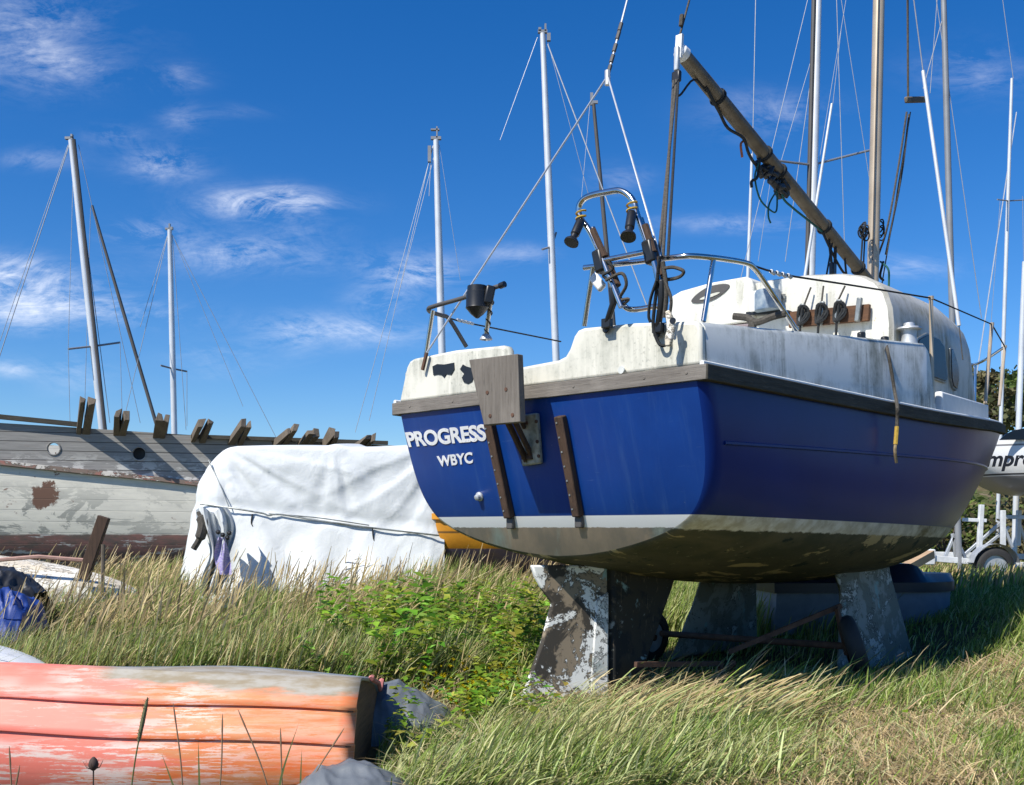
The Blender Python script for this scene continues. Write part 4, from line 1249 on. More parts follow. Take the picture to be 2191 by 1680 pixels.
mb = MB(); rb = []
for t in T:
    z1 = str_f(t) - .03; d = plan(t); zb = .12; row = []
    for f, o_ in ((1, 0.0), (.85, -.02), (.68, -.02), (.5, .0), (.34, .06), (.2, .18), (.1, .36), (0, .75)):
        row.append((t, d - .015 + o_, zb + (z1 - zb) * f))
    row.append((t, BEAM / 2, .02))
    rb.append(row)
mb.loft(rb); mb.build('lower_hull', 'old_hull', sch)
mb = MB(); rows = []
for t in T:
    z0 = top_f(t); d = plan(t)
    rows.append([(t, BEAM / 2, .02), (t, BEAM - d - .6, .3), (t, BEAM - d, z0 - .7), (t, BEAM - d, z0 - .05)])
mb.loft(rows); mb.build('far_side', 'old_hull', sch)
mb = MB(); mb.loft([[(t, plan(t) + .05, top_f(t) - 1.0), (t, BEAM - plan(t) - .05, top_f(t) - 1.0)] for t in T]); mb.build('sole', 'timber', sch)
mb = MB(); a, b = Sp(-60, 886, .02), Sp(172, 909, .02)
mb.bar(a, b, .10, .06); mb.build('rail', 'wood_dark', sch)
mb = MB(); a, b = Sp(410, 934, .02), Sp(830, 948, .02); mb.bar(a, b, .10, .05); mb.build('rail', 'wood_dark', sch)


def stub(x0, y0, x1, y1, w=.085, tilt=.16):
    a, b = Sp(x0, y0 + 12, .0), Sp(x1, y1, tilt)
    mb = MB(); a.y += .03
    mb.bar(a, b, .105, w, up=(1, .1, 0))
    rs_ = random.Random(x0 * 7 + y0)
    mb.v = [tuple(Vector(p) + (Vector((rs_.uniform(-.022, .022), rs_.uniform(-.02, .02), rs_.uniform(-.05, .03))) if i_ >= 4 else Vector((rs_.uniform(-.01, .03), 0, 0)))) for i_, p in enumerate(mb.v)]
    mb.build('frame_timber', 'timber', sch, bevel=.006)


for (x0, y0, x1, y1), tl in (((166, 912, 178, 853), .10), ((182, 912, 196, 857), .12), ((246, 914, 252, 882), .14), ((260, 914, 271, 885), .16), ((332, 919, 342, 889), .18), ((346, 920, 357, 891), .20),
                      ((410, 928, 432, 902), .22), ((430, 930, 450, 902), .22), ((492, 934, 520, 905), .24), ((512, 935, 534, 904), .24), ((585, 941, 618, 919), .25), ((600, 942, 632, 918), .25),
                      ((640, 943, 666, 925), .25), ((655, 944, 675, 924), .25), ((690, 945, 712, 926), .25), ((704, 946, 720, 925), .25), ((755, 949, 788, 934), .25), ((770, 949, 800, 933), .25)):
    stub(x0, y0, x1, y1, .078, .40 + tl * .2)

# ================================================================== masts in the background
def mast_thing(label, top, base, wpx, Y, mat_, spreaders=(), stays=(), zbase=None, taper=.75, dark=None, head=None, group='bare masts of laid up yachts'):
    """A mast seen from top to base at depth Y; carries on down to the ground."""
    a, b = at(*top, Y), at(*base, Y)
    d = (a - b).normalized()
    foot = b - d * ((b.z - (.2 if zbase is None else zbase)) / d.z)
    o = empty('yacht_mast', foot, 0, label, 'mast', group)
    off = -foot
    r_ = wpx / S * Y / 2
    mb = MB(); n = 10
    mb.tube([(foot.lerp(a, t) + off) for t in np.linspace(0, 1, n)], [r_] * (n - 3) + [r_ * (1 - (1 - taper) * q) for q in (.3, .65, 1)], 14)
    mb.build('spar', mat_, o)
    if dark:
        mb = MB(); sx = dark; q = Vector((sx * r_, -r_ * .5, 0)); mb.tube([foot + off + q, a + off + q], r_ * .55, 8); mb.build('track_or_shade_strip', 'spar_dark', o)  # dark strip
    for s_ in spreaders:
        mb = MB(); P = [at(x, y, Y + (dy or 0)) + off for x, y, dy in s_]; mb.tube(P, r_ * .22 + .006, 7); mb.build('spreader', 'spar_grey', o)
    for p, q, rr_ in stays:
        mb = MB(); mb.tube([at(*p, Y) + off, at(*q, Y) + off], rr_ / S * Y / 2, 5, cap=False); mb.build('stay', 'wire' if rr_ < 2.2 else 'wire_pale', o)
    if head:
        mb = MB(); c = a + off
        for dx, dz, w_, h_ in head: mb.box(c + Vector((dx / S * Y, 0, dz / S * Y)), (w_ / S * Y, r_, h_ / S * Y))
        mb.build('masthead_fitting', 'spar_grey', o)
    return o


mast_thing('pale mast leaning left with shade painted down its right side and two spreaders rising behind the bare hulk', (152, 300), (218, 910), 15, 22, 'spar_white', [[(146, 747, -.4), (200, 741, 0), (257, 733, .4)]],
           [((150, 305), (-10, 790), 2.0), ((146, 310), (0, 730), 1.4), ((158, 305), (235, 905), 1.6), ((162, 320), (222, 900), 1.4), ((158, 320), (146, 745), 1.2), ((146, 745), (150, 912), 1.2), ((168, 310), (300, 905), 1.3), ((257, 733), (262, 912), 1.2)], dark=1.0, head=[(-4, 4, 16, 5), (2, 8, 4, 8)])  # dark strip here is the mast's shaded right side, put in as colour
mast_thing('thin dark mast leaning steeply right beside the pale mast behind the hulk', (197, 440), (331, 896), 7.5, 24, 'spar_dark', [], [((194, 445), (180, 910), 1.2)])
mast_thing('short white mast with small spreader standing over the middle of the hulk', (363, 492), (373, 922), 12.5, 23, 'spar_white', [[(344, 782, -.3), (370, 789, 0), (400, 795, .3)]],
           [((360, 500), (268, 885), 1.3), ((358, 505), (300, 700), 1.2), ((367, 500), (590, 935), 1.2), ((370, 505), (520, 870), 1.0), ((369, 505), (398, 920), 1.2), ((400, 795), (400, 912), 1.2)], dark=None, head=[(0, 6, 3, 14), (-5, 2, 8, 4), (4, 3, 6, 6)])
mast_thing('white mast with drooping masthead gear standing behind the port stern rail', (933, 300), (946, 760), 16, 24, 'spar_white', [],
           [((928, 310), (760, 925), 1.2), ((926, 312), (790, 900), 1.2), ((922, 340), (918, 420), 1.4), ((940, 310), (985, 600), 1.0), ((930, 330), (850, 640), 1.0)], head=[(0, 4, 22, 6), (-14, -30, 7, 34), (2, 16, 3, 24), (-2, 22, 18, 3)])
mast_thing('tall white mast with one bent spreader rising behind the transom cut-out', (1161, 72), (1190, 770), 15.5, 22, 'spar_white', [[(1160, 534, -.2), (1180, 528, 0), (1190, 498, .2)]],
           [((1172, 95), (1390, 670), 3.0), ((1150, 80), (1070, 300), 1.2), ((1172, 90), (1260, 420), 1.2)], head=[(0, 4, 20, 6), (6, 12, 4, 16), (13, -8, 8, 16), (-6, 8, 6, 8)])
mast_thing('dark weathered mast seen through the folded boarding ladder', (1270, 222), (1302, 575), 10, 26, 'spar_dark', [], [((1262, 225), (1240, 470), 1.1)], head=[(-4, 10, 6, 26), (4, 3, 10, 6)])
mast_thing('tall pale mast with black track and crosswise spreaders behind the raised boom', (1757, -260), (1735, 610), 17, 20, 'spar_white', [[(1655, 343, -.6), (1738, 353, 0), (1860, 322, .6)]],
           [((1750, 60), (1680, 560), 1.6), ((1728, 0), (1560, 700), 1.5), ((1655, 343), (1622, 560), 1.1), ((1735, 130), (1655, 400), 1.3), ((1790, 0), (1810, 620), 1.8), ((1800, 0), (1866, 420), 1.4), ((1810, 0), (1740, 420), 1.2)], dark=-1.25)
mast_thing('slim white spar slanting across the black tracked mast', (1780, 222), (1718, 620), 7, 18, 'spar_white', [], [((1782, 222), (1800, 60), 1.2)])
mast_thing('slender white pole topped by a long wire beside the black tracked mast', (1609, 330), (1600, 600), 8, 25, 'spar_white', [], [((1610, 330), (1618, -60), 2.0)])
mast_thing('grey brown mast with a dark bandaged base behind the cabin roof', (2012, -260), (2038, 700), 13, 17, 'spar_grey', [],
           [((2005, 0), (1990, 200), 1.6), ((1995, -60), (2100, 680), 1.8), ((2022, 20), (1975, 190), 2.0)])
mast_thing('thin white mast with short spreader close to the right picture edge', (2165, 168), (2146, 760), 8, 24, 'spar_white', [[(2134, 427, -.4), (2158, 430, 0), (2191, 428, .4)]],
           [((2168, 168), (2140, -40), 1.5), ((2140, 430), (2120, 700), 1.1), ((2175, 240), (2090, 800), 2.6), ((2188, 420), (2191, 640), 1.1)])
mast_thing('stout white mast cropped by the right picture edge above the lettered boat', (2192, 560), (2180, 900), 12, 20, 'spar_white', [], [((2185, 700), (2172, 880), 1.5)])

# ================================================================== white racing keelboat on a road trailer, right
KY = 18.0
kb = empty('racing_keelboat', (9.9, KY, 0), 0, 'white keelboat with black hull lettering and dark curved window on a galvanised trailer', 'yacht')
KO = Vector((9.9, KY, 0))
def Kp(px, py, dy=0.0):
    return at(px, py, KY + dy) - KO
def kx(px): return Kp(px, 0).x
mb = MB(); rings = []
xs = np.linspace(-2.6, 4.2, 30)
for x in xs:
    f = float(sstep(x, -2.7, -.8)); g = 1 - .75 * float(sstep(x, 1.2, 4.3))
    bm__ = 1.05 * (.05 + .95 * f ** .7) * (g * .5 + .5)
    zs = 2.45 + .06 * (x + 2) * 0; zk = 1.50 - .02 * x + .9 * (1 - f) ** 1.5
    row = []
    for a in np.linspace(0, math.pi, 25):
        cx, sx = math.cos(a), math.sin(a)
        row.append((x, -bm__ * math.copysign(abs(cx) ** .55, cx), zs - (zs - zk) * abs(sx) ** .8))
    rings.append(row)
mb.loft(rings, cap=True)
k = NM('keelboat_paint'); x_ = k.xyz()
c = k.mix(k.step(x_[2], 1.83, 1.84), (.27, .25, .245, 1), (.80, .81, .82, 1))
c = k.mix(k.math('MULTIPLY', k.step(x_[2], 1.845, 1.85), k.math('SUBTRACT', 1, k.step(x_[2], 1.875, 1.88))), c, (.05, .05, .06, 1))
c = k.mix(k.math('MULTIPLY', k.step(x_[2], 2.33, 2.335), k.math('SUBTRACT', 1, k.step(x_[2], 2.36, 2.365))), c, (.20, .20, .22, 1))
M['keelboat'] = k.done(c, .35)
mb.build('hull', 'keelboat', kb, ang=50)
mb = MB(); rows = []
for x in np.linspace(-2.5, 3.6, 24):
    f = float(sstep(x, -2.6, -.6)); h = 2.46 + .32 * float(sstep(x, -1.9, 1.2)); b_ = .9 * (.1 + .9 * f)
    rows.append([(x, -b_, 2.44), (x, -b_ * .95, 2.44 + (h - 2.44) * .6), (x, -b_ * .7, h), (x, 0, h + .03), (x, b_ * .7, h), (x, b_ * .95, 2.44 + (h - 2.44) * .6), (x, b_, 2.44)])
mb.loft(rows, cap=True); kc = mb.build('coachroof', 'white', kb)
mb = MB(); mb.prism([Kp(x, y, -.93) for x, y in ((2137, 942), (2150, 930), (2168, 921), (2205, 914), (2260, 915), (2260, 938), (2191, 941))], (0, -.03, 0)); mb.build('window', 'glass_dark', kc)
lettering('hull_lettering', 'Impro', (2098, 966), (2214, 963), (2098, 1010), (2214, 1007), lambda x, y: Kp(x, y, -1.075), 'letter_black', kb, bold=.03, shear=.25)
kt = empty('boat_trailer', (9.0, KY, 0), 0, 'galvanised road trailer with upright posts carrying the white keelboat', 'trailer')
KT = Vector((9.0, KY, 0))
def Tp(px, py, dy=0.0): return at(px, py, KY + dy) - KT
def tbar(name, a, b, w=.07, h=.07, mat_='white_galv'):
    mb = MB(); mb.bar(Tp(*a), Tp(*b), w, h); mb.build(name, mat_, kt, bevel=.006)
tbar('chassis_rail', (1985, 1194, -1.0), (2130, 1206, -1.0), .08, .10); tbar('chassis_rail', (2130, 1206, -1.0), (2420, 1222, -1.0), .08, .10)
tbar('chassis_rail', (1985, 1186, .9), (2400, 1196, .9), .08, .10)
for x in (2000, 2068, 2165, 2300): tbar('cross_member', (x, 1194 + (x - 1985) * .07, -1.0), (x - 20, 1188 + (x - 1985) * .05, .9), .07, .07)
for (x0, y0), (x1, y1), dy in (((2094, 1198), (2100, 1080), -.8), ((2146, 1170), (2146, 1092), -.2), ((2178, 1168), (2180, 1092), .6)): tbar('upright_post', (x0, y0, dy), (x1, y1, dy), .075, .075)
for (x0, y0), (x1, y1), dy in (((2022, 1192), (2040, 1150), -.9), ((2045, 1192), (2038, 1142), -.9), ((2065, 1194), (2042, 1145), -.9), ((2060, 1190), (2142, 1118), 0), ((2080, 1190), (2160, 1128), .4), ((2166, 1172), (2145, 1120), -.2), ((2200, 1175), (2180, 1120), .6)):
    tbar('brace', (x0, y0, dy), (x1, y1, dy), .05, .05, 'galv')
tbar('bunk_beam', (2060, 1112, -.8), (2110, 1114, -.8), .06, .06); tbar('bunk_beam', (2140, 1106, .0), (2260, 1108, .0), .07, .07, 'galv')
for x, dy in ((2126, -1.15), (2126, 1.1), (2240, -1.15)): wheel(kt, Tp(x, 1214, dy), (0, 1, 0), .33, .20, .19, 'galv')
for x, dy in ((2138, -1.15),):
    mb = MB(); c = Tp(2126, 1214, dy); rr_ = []
    for a in np.linspace(.2, math.pi - .2, 12): rr_.append([c + Vector((math.cos(a) * .39, s_, math.sin(a) * .39)) for s_ in (-.12, .12)])
    mb.loft(rr_); mb.build('mudguard', 'galv', kt)
mb = MB(); c = Tp(1988, 1192, -1.0); mb.box(c, (.16, .16, .26)); mb.tube([c + Vector((0, 0, .1)), c + Vector((-.12, 0, .28))], .05, 8); mb.build('winch_post', 'white_galv', kt, bevel=.02)
mb = MB(); mb.bar(at(1926, 1222, 15.0) , at(1990, 1186, 15.8), .14, .12); o = mb.build('wooden_spar', 'wood_bare'); M['pale_timber'] = wood('pale_timber', (.50, .34, .20, 1), (.38, .26, .16, 1)); o.data.materials[0] = M['pale_timber']
tag(o, 'pale brown timber beam propped slantwise beneath the bow of the blue yacht', 'beam')

# small blue dinghy in the shade, beyond the starboard keel
bd_ = empty('covered_dinghy', (3.33, 8.9, 0), .1, 'pale blue small dinghy under a dark navy cover in shaded grass beyond the keel', 'dinghy')
mb = MB(); rows = []
for x in np.linspace(-1.22, .45, 26):
    f = math.sqrt(max(0, 1 - ((max(x, -.1) + .1) / .56) ** 2)); b_ = .42 * f + .01
    rows.append([(x, -b_, .47), (x, -b_ * .96, .30), (x, -b_ * .7, .06), (x, b_ * .7, .06), (x, b_ * .96, .30), (x, b_, .47)])
mb.loft(rows, cap=True); mb.build('hull', 'paleblue', bd_)
mb = MB(); rows = []
for x in np.linspace(-1.25, .48, 26):
    f = math.sqrt(max(0, 1 - ((max(x, -.1) + .1) / .59) ** 2)); b_ = .45 * f + .01; h = .06 + .09 * (1 - sstep(x, .02, .16))
    rows.append([(x, -b_, .42), (x, -b_, .50), (x, -b_ * .6, .50 + h), (x, b_ * .6, .50 + h), (x, b_, .50), (x, b_, .42)])
mb.loft(rows, cap=True); mb.build('cover', 'navy', bd_)

# ================================================================== tarpaulined boat
TBY = 10.4
tb = empty('tarpaulined_boat', (-2.0, TBY + .8, 0), 0, 'orange and purple boat shrouded under a creased white tarpaulin between hulk and blue yacht', 'boat')
TBO = Vector((-2.0, TBY + .8, 0))
mb = MB(); rows = []
for x in np.linspace(-.9, 2.6, 30):
    f = .45 + .55 * float(sstep(x, .75, 1.35)); b_ = .85 * f
    rows.append([(x, -b_, 1.10), (x, -b_ - .04, 1.10), (x, -b_ - .04, 1.04), (x, -b_, 1.03), (x, -b_ * .98, .86), (x, -b_ * .9, .70), (x, -b_ * .6, .42), (x, 0, .25), (x, b_ * .6, .42), (x, b_ * .98, .86), (x, b_, 1.10)])
mb.loft(rows, cap=True)
k = NM('orange_over_purple_paint'); x_ = k.xyz()
pu = k.mix(k.step(k.noise(3, (1, 1, 3), 7, .7), .35, .62), (.10, .085, .19, 1), (.20, .13, .12, 1))
orr = k.mix(k.step(k.noise(4), .35, .7), (.66, .29, .020, 1), (.50, .20, .015, 1))
c = k.mix(k.step(x_[2], .735, .745), pu, orr)
c = k.mix(k.math('MULTIPLY', k.step(x_[2], .895, .90), k.math('SUBTRACT', 1, k.step(x_[2], .915, .92))), c, (.16, .08, .02, 1))
M['orange_purple'] = k.done(c, .5)
mb.build('hull', 'orange_purple', tb)


def tarp_sheet():
    plan_ = smooth_path([(-2.55, 12.9, 0), (-3.02, 12.1, 0), (-3.24, 11.3, 0), (-3.22, 10.85, 0), (-3.05, 10.56, 0), (-2.75, 10.46, 0), (-2.2, 10.44, 0), (-1.5, 10.46, 0), (-1.1, 10.48, 0), (-.70, 10.52, 0)], 14)
    d = [0]
    for a, b in zip(plan_, plan_[1:]): d.append(d[-1] + (b - a).length)
    n = 150; D = np.linspace(0, d[-1], n)
    X = np.interp(D, d, [p.x for p in plan_]); Y = np.interp(D, d, [p.y for p in plan_])
    nt = 74; V = []
    for i in range(n):
        x, y = X[i], Y[i]
        i0, i1 = max(0, i - 1), min(n - 1, i + 1)
        tx, ty = X[i1] - X[i0], Y[i1] - Y[i0]; l_ = math.hypot(tx, ty); nx, ny = ty / l_, -tx / l_
        ed = D[i]
        front = float(sstep(x, -3.15, -2.7))
        zt = 1.80 - .20 * (1 - float(sstep(x, -3.25, -2.85))) - .012 * math.sin((x + 1.8) * 2.4)
        if x > -1.9: zt += .03 * float(sstep(x, -1.7, -.8)) - .045 * math.exp(-((x + 1.55) / .10) ** 2) * 0
        zt += .028 * math.exp(-((x + 1.80) / .09) ** 2)
        for j in range(nt):
            t = j / (nt - 1)
            cx, cy = -1.6 + (x + 1.6) * .62, 11.55
            if t < .16:      # top
                q = t / .16; px_, py_ = cx + (x - cx) * q, cy + (y - cy) * q
                pz = zt + .07 * (1 - q) - .02 * q * q
                V.append((px_, py_, pz)); continue
            q = (t - .16) / .84
            z = zt - .02 - q * (zt - .18)
            out = .05 * min(1, q * 8) ** .5 + .30 * q - .10 * math.sin(q * math.pi) * front
            # folds fanning from the two upper corners, caught in by the lashing
            dsp = 0
            for ax, az, kf, am, ph in ((-2.98, 1.80, 15, .030, .3), (-.60, 1.86, 13, .036, 1.2), (-1.8, 1.83, 12, .022, 2.0)):
                dx, dz = x - ax, z - az; rr2 = math.hypot(dx, dz); an = math.atan2(dz, dx)
                w = min(1, rr2 / .35) * math.exp(-max(0, rr2 - .5) / .8)
                if ax == -1.8: w *= math.exp(-((x + 1.75) / .25) ** 2)
                s0 = math.sin(kf * an + ph + 1.0 * mnoise.noise(Vector((an * 3, rr2 * 1.5, ax))))
                dsp += am * w * (s0 * .45 + 0.65 * (1 - abs(s0)) ** 2.5)
            dsp += .020 * mnoise.noise(Vector((x * 1.6, z * 1.6, 1))) + .009 * mnoise.noise(Vector((x * 5 - z * 3, z * 3 + x * 3, 5)))
            zr = 1.20 - .10 * (x + 3.1)
            dsp -= .018 * math.exp(-((z - zr) / .07) ** 2)
            dsp += .028 * float(sstep(zr - z, .0, .6)) * math.sin(x * 12 + 2.0 * mnoise.noise(Vector((x, z, 2)))) * front
            dsp *= min(1, q * 7)
            V.append((x + nx * (out + dsp), y + ny * (out + dsp), z))
    F = [(i * nt + j, (i + 1) * nt + j, (i + 1) * nt + j + 1, i * nt + j + 1) for i in range(n - 1) for j in range(nt - 1)]
    mb = MB(); mb.add([Vector(p) - TBO for p in V], F)
    return mb.build('tarpaulin', 'tarp_white', tb, ang=80)


tarp_o = tarp_sheet()
def Bp(px, py, Y): return at(px, py, Y) - TBO
tube_part('lashing_line', [Bp(428, 1078, 10.44), Bp(500, 1088, 10.34), Bp(560, 1098, 10.34), Bp(575, 1103, 10.34), Bp(600, 1101, 10.34), Bp(690, 1115, 10.34), Bp(800, 1130, 10.34), Bp(940, 1146, 10.34)], .009, 'alu_dull', tb, 6)
tube_part('lashing_line', [Bp(575, 1099, 10.34), Bp(680, 1108, 10.34), Bp(790, 1124, 10.34)], .006, 'alu_dull', tb, 6)
tube_part('lashing_line', [Bp(446, 985, 10.50), Bp(468, 1030, 10.42), Bp(490, 1085, 10.36)], .006, 'alu_dull', tb, 6)
tube_part('hanging_tie', [Bp(540, 1100, 10.34), Bp(538, 1118, 10.34), Bp(542, 1128, 10.34)], .008, 'rope_dark', tb, 6)
tube_part('hanging_tie', [Bp(797, 1128, 10.34), Bp(798, 1145, 10.34), Bp(801, 1160, 10.34)], .007, 'rope_dark', tb, 6)
# loose flap of cover hanging at the near corner, bound with purple webbing
mb = MB(); rows = []
for q in np.linspace(0, 1, 30):
    cx = 455 + 12 * math.sin(q * 4) + 8 * q; cy = 1090 + 185 * q; w = 40 * (1 - .45 * q) + 8 * math.sin(q * 9)
    rows.append([Bp(cx + w * s_ * .9, cy + (6 * math.cos(s_ * 5 + q * 3)), 9.92 + .10 * math.cos(s_ * 6.5 + q * 4) + .06 * math.sin(s_ * 14 + 2 * q)) for s_ in np.linspace(-1, 1, 24)])
mb.loft(rows); mb.build('loose_flap', 'tarp_white', tb, ang=80)
mb = MB(); rows = []
for q in np.linspace(0, 1, 22):
    cx = 474 + 10 * q - 4 * math.sin(q * 3); cy = 1150 + 80 * q; w = 7 + 10 * math.sin(q * 2.6)
    rows.append([Bp(cx + w * s_, cy, 9.80 + .03 * math.cos(s_ * 4 + q * 5)) for s_ in np.linspace(-1, 1, 10)])
mb.loft(rows); mb.build('purple_binding', 'purple', tb, ang=80)
mb = MB(); pts = smooth_path([Bp(424, 1096, 9.85), Bp(434, 1120, 9.82), Bp(428, 1150, 9.8), Bp(414, 1175, 9.8)], 6); mb.tube(pts, [.02] * 3 + [.05] * 10 + [.03] * (len(pts) - 13), 8); mb.build('rolled_edge', 'rope_grey', tb)
for x, y in ((468, 1140), (478, 1146), (488, 1152), (492, 1142)):
    mb = MB(); mb.lathe(Bp(x, y, 9.78), (0, -1, .3), [(0, .012), (.01, .022), (.03, .022), (.04, .01)], 10); mb.build('webbing_buckle', 'black', tb)

# ================================================================== dinghies and covers in the grass
rd = empty('upturned_dinghy', (-.62, 4.45, 0), 0, 'faded red and orange clinker dinghy lying upside down in the foreground grass', 'dinghy')
RO = Vector((-.62, 4.45, 0))


def Rz(py, Y, px): return EYE + (HZ - py) / S * Y


def red_dinghy():
    xr = [-3.6, -3.0, -2.0, -1.2, -.62]
    ringsA = []
    Yf = 4.02
    # heights along the hull taken at its near side: gunwale, laps and bilge edge
    def zline(pyl, pyr, Y):
        return lambda x: interp(x, [(0 - PX0) / S * Y, (775 - PX0) / S * Y], [Rz(pyl, Y, 0), Rz(pyr, Y, 775)]) if x > (0 - PX0) / S * Y else Rz(pyl, Y, 0) - .02 * ((0 - PX0) / S * Y - x) ** 2
    g = zline(1692, 1672, 3.98); l2 = zline(1557, 1589, 4.04); l1 = zline(1487, 1516, 4.08); tp = zline(1420, 1454, 4.20)
    X = np.linspace(-.62, -3.9, 46)
    for x in X:
        nar = 1 - float(sstep(-x, 2.6, 4.1)) * .85
        wob = .006 * math.sin(x * 5)
        bu = .030 * math.exp(-((x + 1.15) / .42) ** 2)
        prof = [(3.96, g(x)), (4.032, l2(x) - .016), (4.020, l2(x) - .010), (4.020, l2(x) + .004), (4.028, l2(x) + .018), (4.092, l1(x) - .015), (4.080, l1(x) - .010), (4.080, l1(x) + .004), (4.087, l1(x) + .017), (4.17, tp(x) - .02), (4.20, tp(x)), (4.24, tp(x) + .002),
                (4.5, tp(x) - .030 + bu), (4.62, tp(x) - .045 + bu), (4.64, tp(x) - .040 + bu), (4.68, tp(x) - .042 + bu), (4.70, tp(x) - .055 + bu), (5.0, tp(x) - .09), (5.1, tp(x) - .13), (5.2, l1(x)), (5.26, l2(x)), (5.32, g(x))]
        prof = [(y if y < 4.24 else 4.24 + (y - 4.24) * .62, z) for y, z in prof]
        ringsA.append([Vector((x, 4.45 + (y - 4.45) * nar, z + (wob if 4.0 < y < 4.2 else 0))) - RO for y, z in prof])
    mb = MB()
    n = len(ringsA[0])
    for seg, mi in (((0, 14), 0), ((13, 20), 1), ((19, n), 0)):
        mb.loft([r_[seg[0]:seg[1]] for r_ in ringsA], mi=mi)
    h = mb.build('hull', ['dinghy', 'dinghy_bottom'], rd, ang=30)
    sm = h.modifiers.new('solid', 'SOLIDIFY'); sm.thickness = .012; sm.offset = -1
    mb = MB(); r0 = [p + Vector((-.035, 0, 0)) for p in ringsA[0]]
    c = Vector((0, 0, 0)); r1 = [Vector((p.x, p.y * .985, p.z - .006)) for p in r0]
    # ragged hole in the stern board
    mb.prism(r1, (.022, 0, 0)); mb.build('transom', 'dinghy_wood', rd)
    mb = MB(); mb.tube([p + Vector((.004, 0, 0)) for p in ringsA[0][13:]], .012, 6); mb.build('stern_edge', 'dinghy_edge', rd)


red_dinghy()


CR = {'black_cover': 1.5, 'blue_cover': 1.5}


def cover_mound(name, outline_px, Y, depth, mat_, label, cat, seed, zb=None):
    """Sheet thrown over something: ridge line from picture points, falling to the ground front and back."""
    P = [at(x, y, Y) for x, y in outline_px]
    xs = [p.x for p in P]; zs = [p.z for p in P]
    c = Vector((sum(xs) / len(xs), Y, 0)); c.z = float(ground_z(c.x, c.y))
    n, m_ = 110, 60; V = []
    for i in range(n):
        x = xs[0] + (xs[-1] - xs[0]) * i / (n - 1); zt = interp(x, xs, zs)
        for j in range(m_):
            q = j / (m_ - 1) * 2 - 1
            gz = float(ground_z(x, Y)) - .05
            h = max(0, zt - gz) * (1 - abs(q) ** 2.4)
            y = Y + q * depth * (.6 + .4 * min(1, max(0, zt - gz) / .2))
            nn = mnoise.noise(Vector((x * 5, y * 5, seed))) * .03 + mnoise.noise(Vector((x * 3 + y * 9, y * 3, seed + 4))) * .03
            nn += (abs(mnoise.noise(Vector((x * 9 + y * 3, y * 7, seed + 8)))) - .2) * -.07 + (abs(mnoise.noise(Vector((x * 17, y * 15 + x * 6, seed + 9)))) - .2) * -.03
            w = (1 - abs(q)) ** .3 * min(1, h / .05) * CR.get(name, .6)
            V.append(Vector((x, y, gz + h + nn * w * (0.35 if abs(q) < .1 else 1))) - c)
    F = [(i * m_ + j, (i + 1) * m_ + j, (i + 1) * m_ + j + 1, i * m_ + j + 1) for i in range(n - 1) for j in range(m_ - 1)]
    mb = MB(); mb.add(V, F); o = mb.build(name, mat_, None, ang=70); o.location = c
    return tag(o, label, cat)


cover_mound('grey_cover', [(780, 1480), (815, 1462), (850, 1462), (880, 1478), (920, 1500), (955, 1525), (985, 1556), (1005, 1580)], 4.92, .34, 'tarp_grey', 'grey plastic cover sagging over a low heap behind the end of the red dinghy', 'tarpaulin', 3)
cover_mound('grey_cover', [(590, 1705), (640, 1680), (690, 1648), (740, 1633), (790, 1634), (830, 1650), (870, 1678), (910, 1712)], 3.72, .30, 'tarp_grey', 'grey plastic sheet bunched in the grass in front of the red dinghy, at bottom edge', 'tarpaulin', 8)
cover_mound('black_cover', [(-120, 1225), (-40, 1212), (20, 1216), (40, 1226), (62, 1248), (85, 1268)], 7.2, .5, 'tarp_black', 'crumpled black plastic cover heaped at the left edge before the cream dinghy', 'tarpaulin', 12)
cover_mound('blue_cover', [(-120, 1285), (-20, 1272), (20, 1262), (50, 1270), (72, 1300), (82, 1345)], 6.7, .35, 'tarp_blue', 'crumpled blue tarpaulin lying below the black cover at the left edge', 'tarpaulin', 15)


def upturned(name, loc, rz, L, B, H, mat_, label, cat, rim=None, sharp=.5):
    o = empty(name, loc, rz, label, cat)
    mb = MB(); rows = []
    for t in np.linspace(0, 1, 28):
        x = L * t; f = max(.004, (1 - (t ** 2.6)) ** sharp); b_ = B / 2 * f; h = H * (1 - .35 * t ** 2) * max(.05, f ** .5)
        rows.append([(x, -b_ * math.copysign(abs(math.cos(a)) ** .75, math.cos(a)), h * math.sin(a) ** .8 if 0 < a < math.pi else 0) for a in np.linspace(0, math.pi, 19)])
    mb.loft(rows, cap=True); hl = mb.build('hull', mat_, o, ang=50)
    if rim:
        mb = MB(); mb.tube([Vector(r_[0]) + Vector((0, -.005, .03)) for r_ in rows], .022, 6); mb.build('rim', rim, o)
    return o


cd = upturned('cream_dinghy', (-5.75, 9.25, .16), R(3), 2.40, 1.1, .60, 'cream_hull', 'cream painted small dinghy upside down in long grass below the hulk', 'dinghy', 'pinkish', .5)
mb = MB(); mb.tube([Vector((.0, -.50, .40)), Vector((.8, -.50, .475)), Vector((1.6, -.40, .54)), Vector((2.0, -.28, .50))], .018, 6); mb.build('keel_rubber', 'pinkish', cd)
upturned('white_dinghy', (-3.2, 5.55, -.02), R(4), .74, .7, .37, 'white', 'rounded end of a white upturned dinghy beyond the red one, cut off at left edge', 'dinghy', None, .42)
mb = MB(); a, b = at(198, 1180, 9.0), at(223, 1106, 9.0); mb.bar(a - (b - a) * .8, b, .06, .10, up=(1, 0, 0)); o = mb.build('wooden_stake', 'wood_brown', None, bevel=.006)
tag(o, 'dark brown wooden stake leaning right, sticking up beside the cream dinghy', 'stake')
mb = MB(); mb.tube([at(219, 1275, 8.6), at(221, 1165, 8.6)], .017, 8); o = mb.build('thin_post', 'timber', None); tag(o, 'thin grey upright post standing in front of the cream dinghy', 'post')

# ================================================================== vegetation
rng = np.random.default_rng(11)


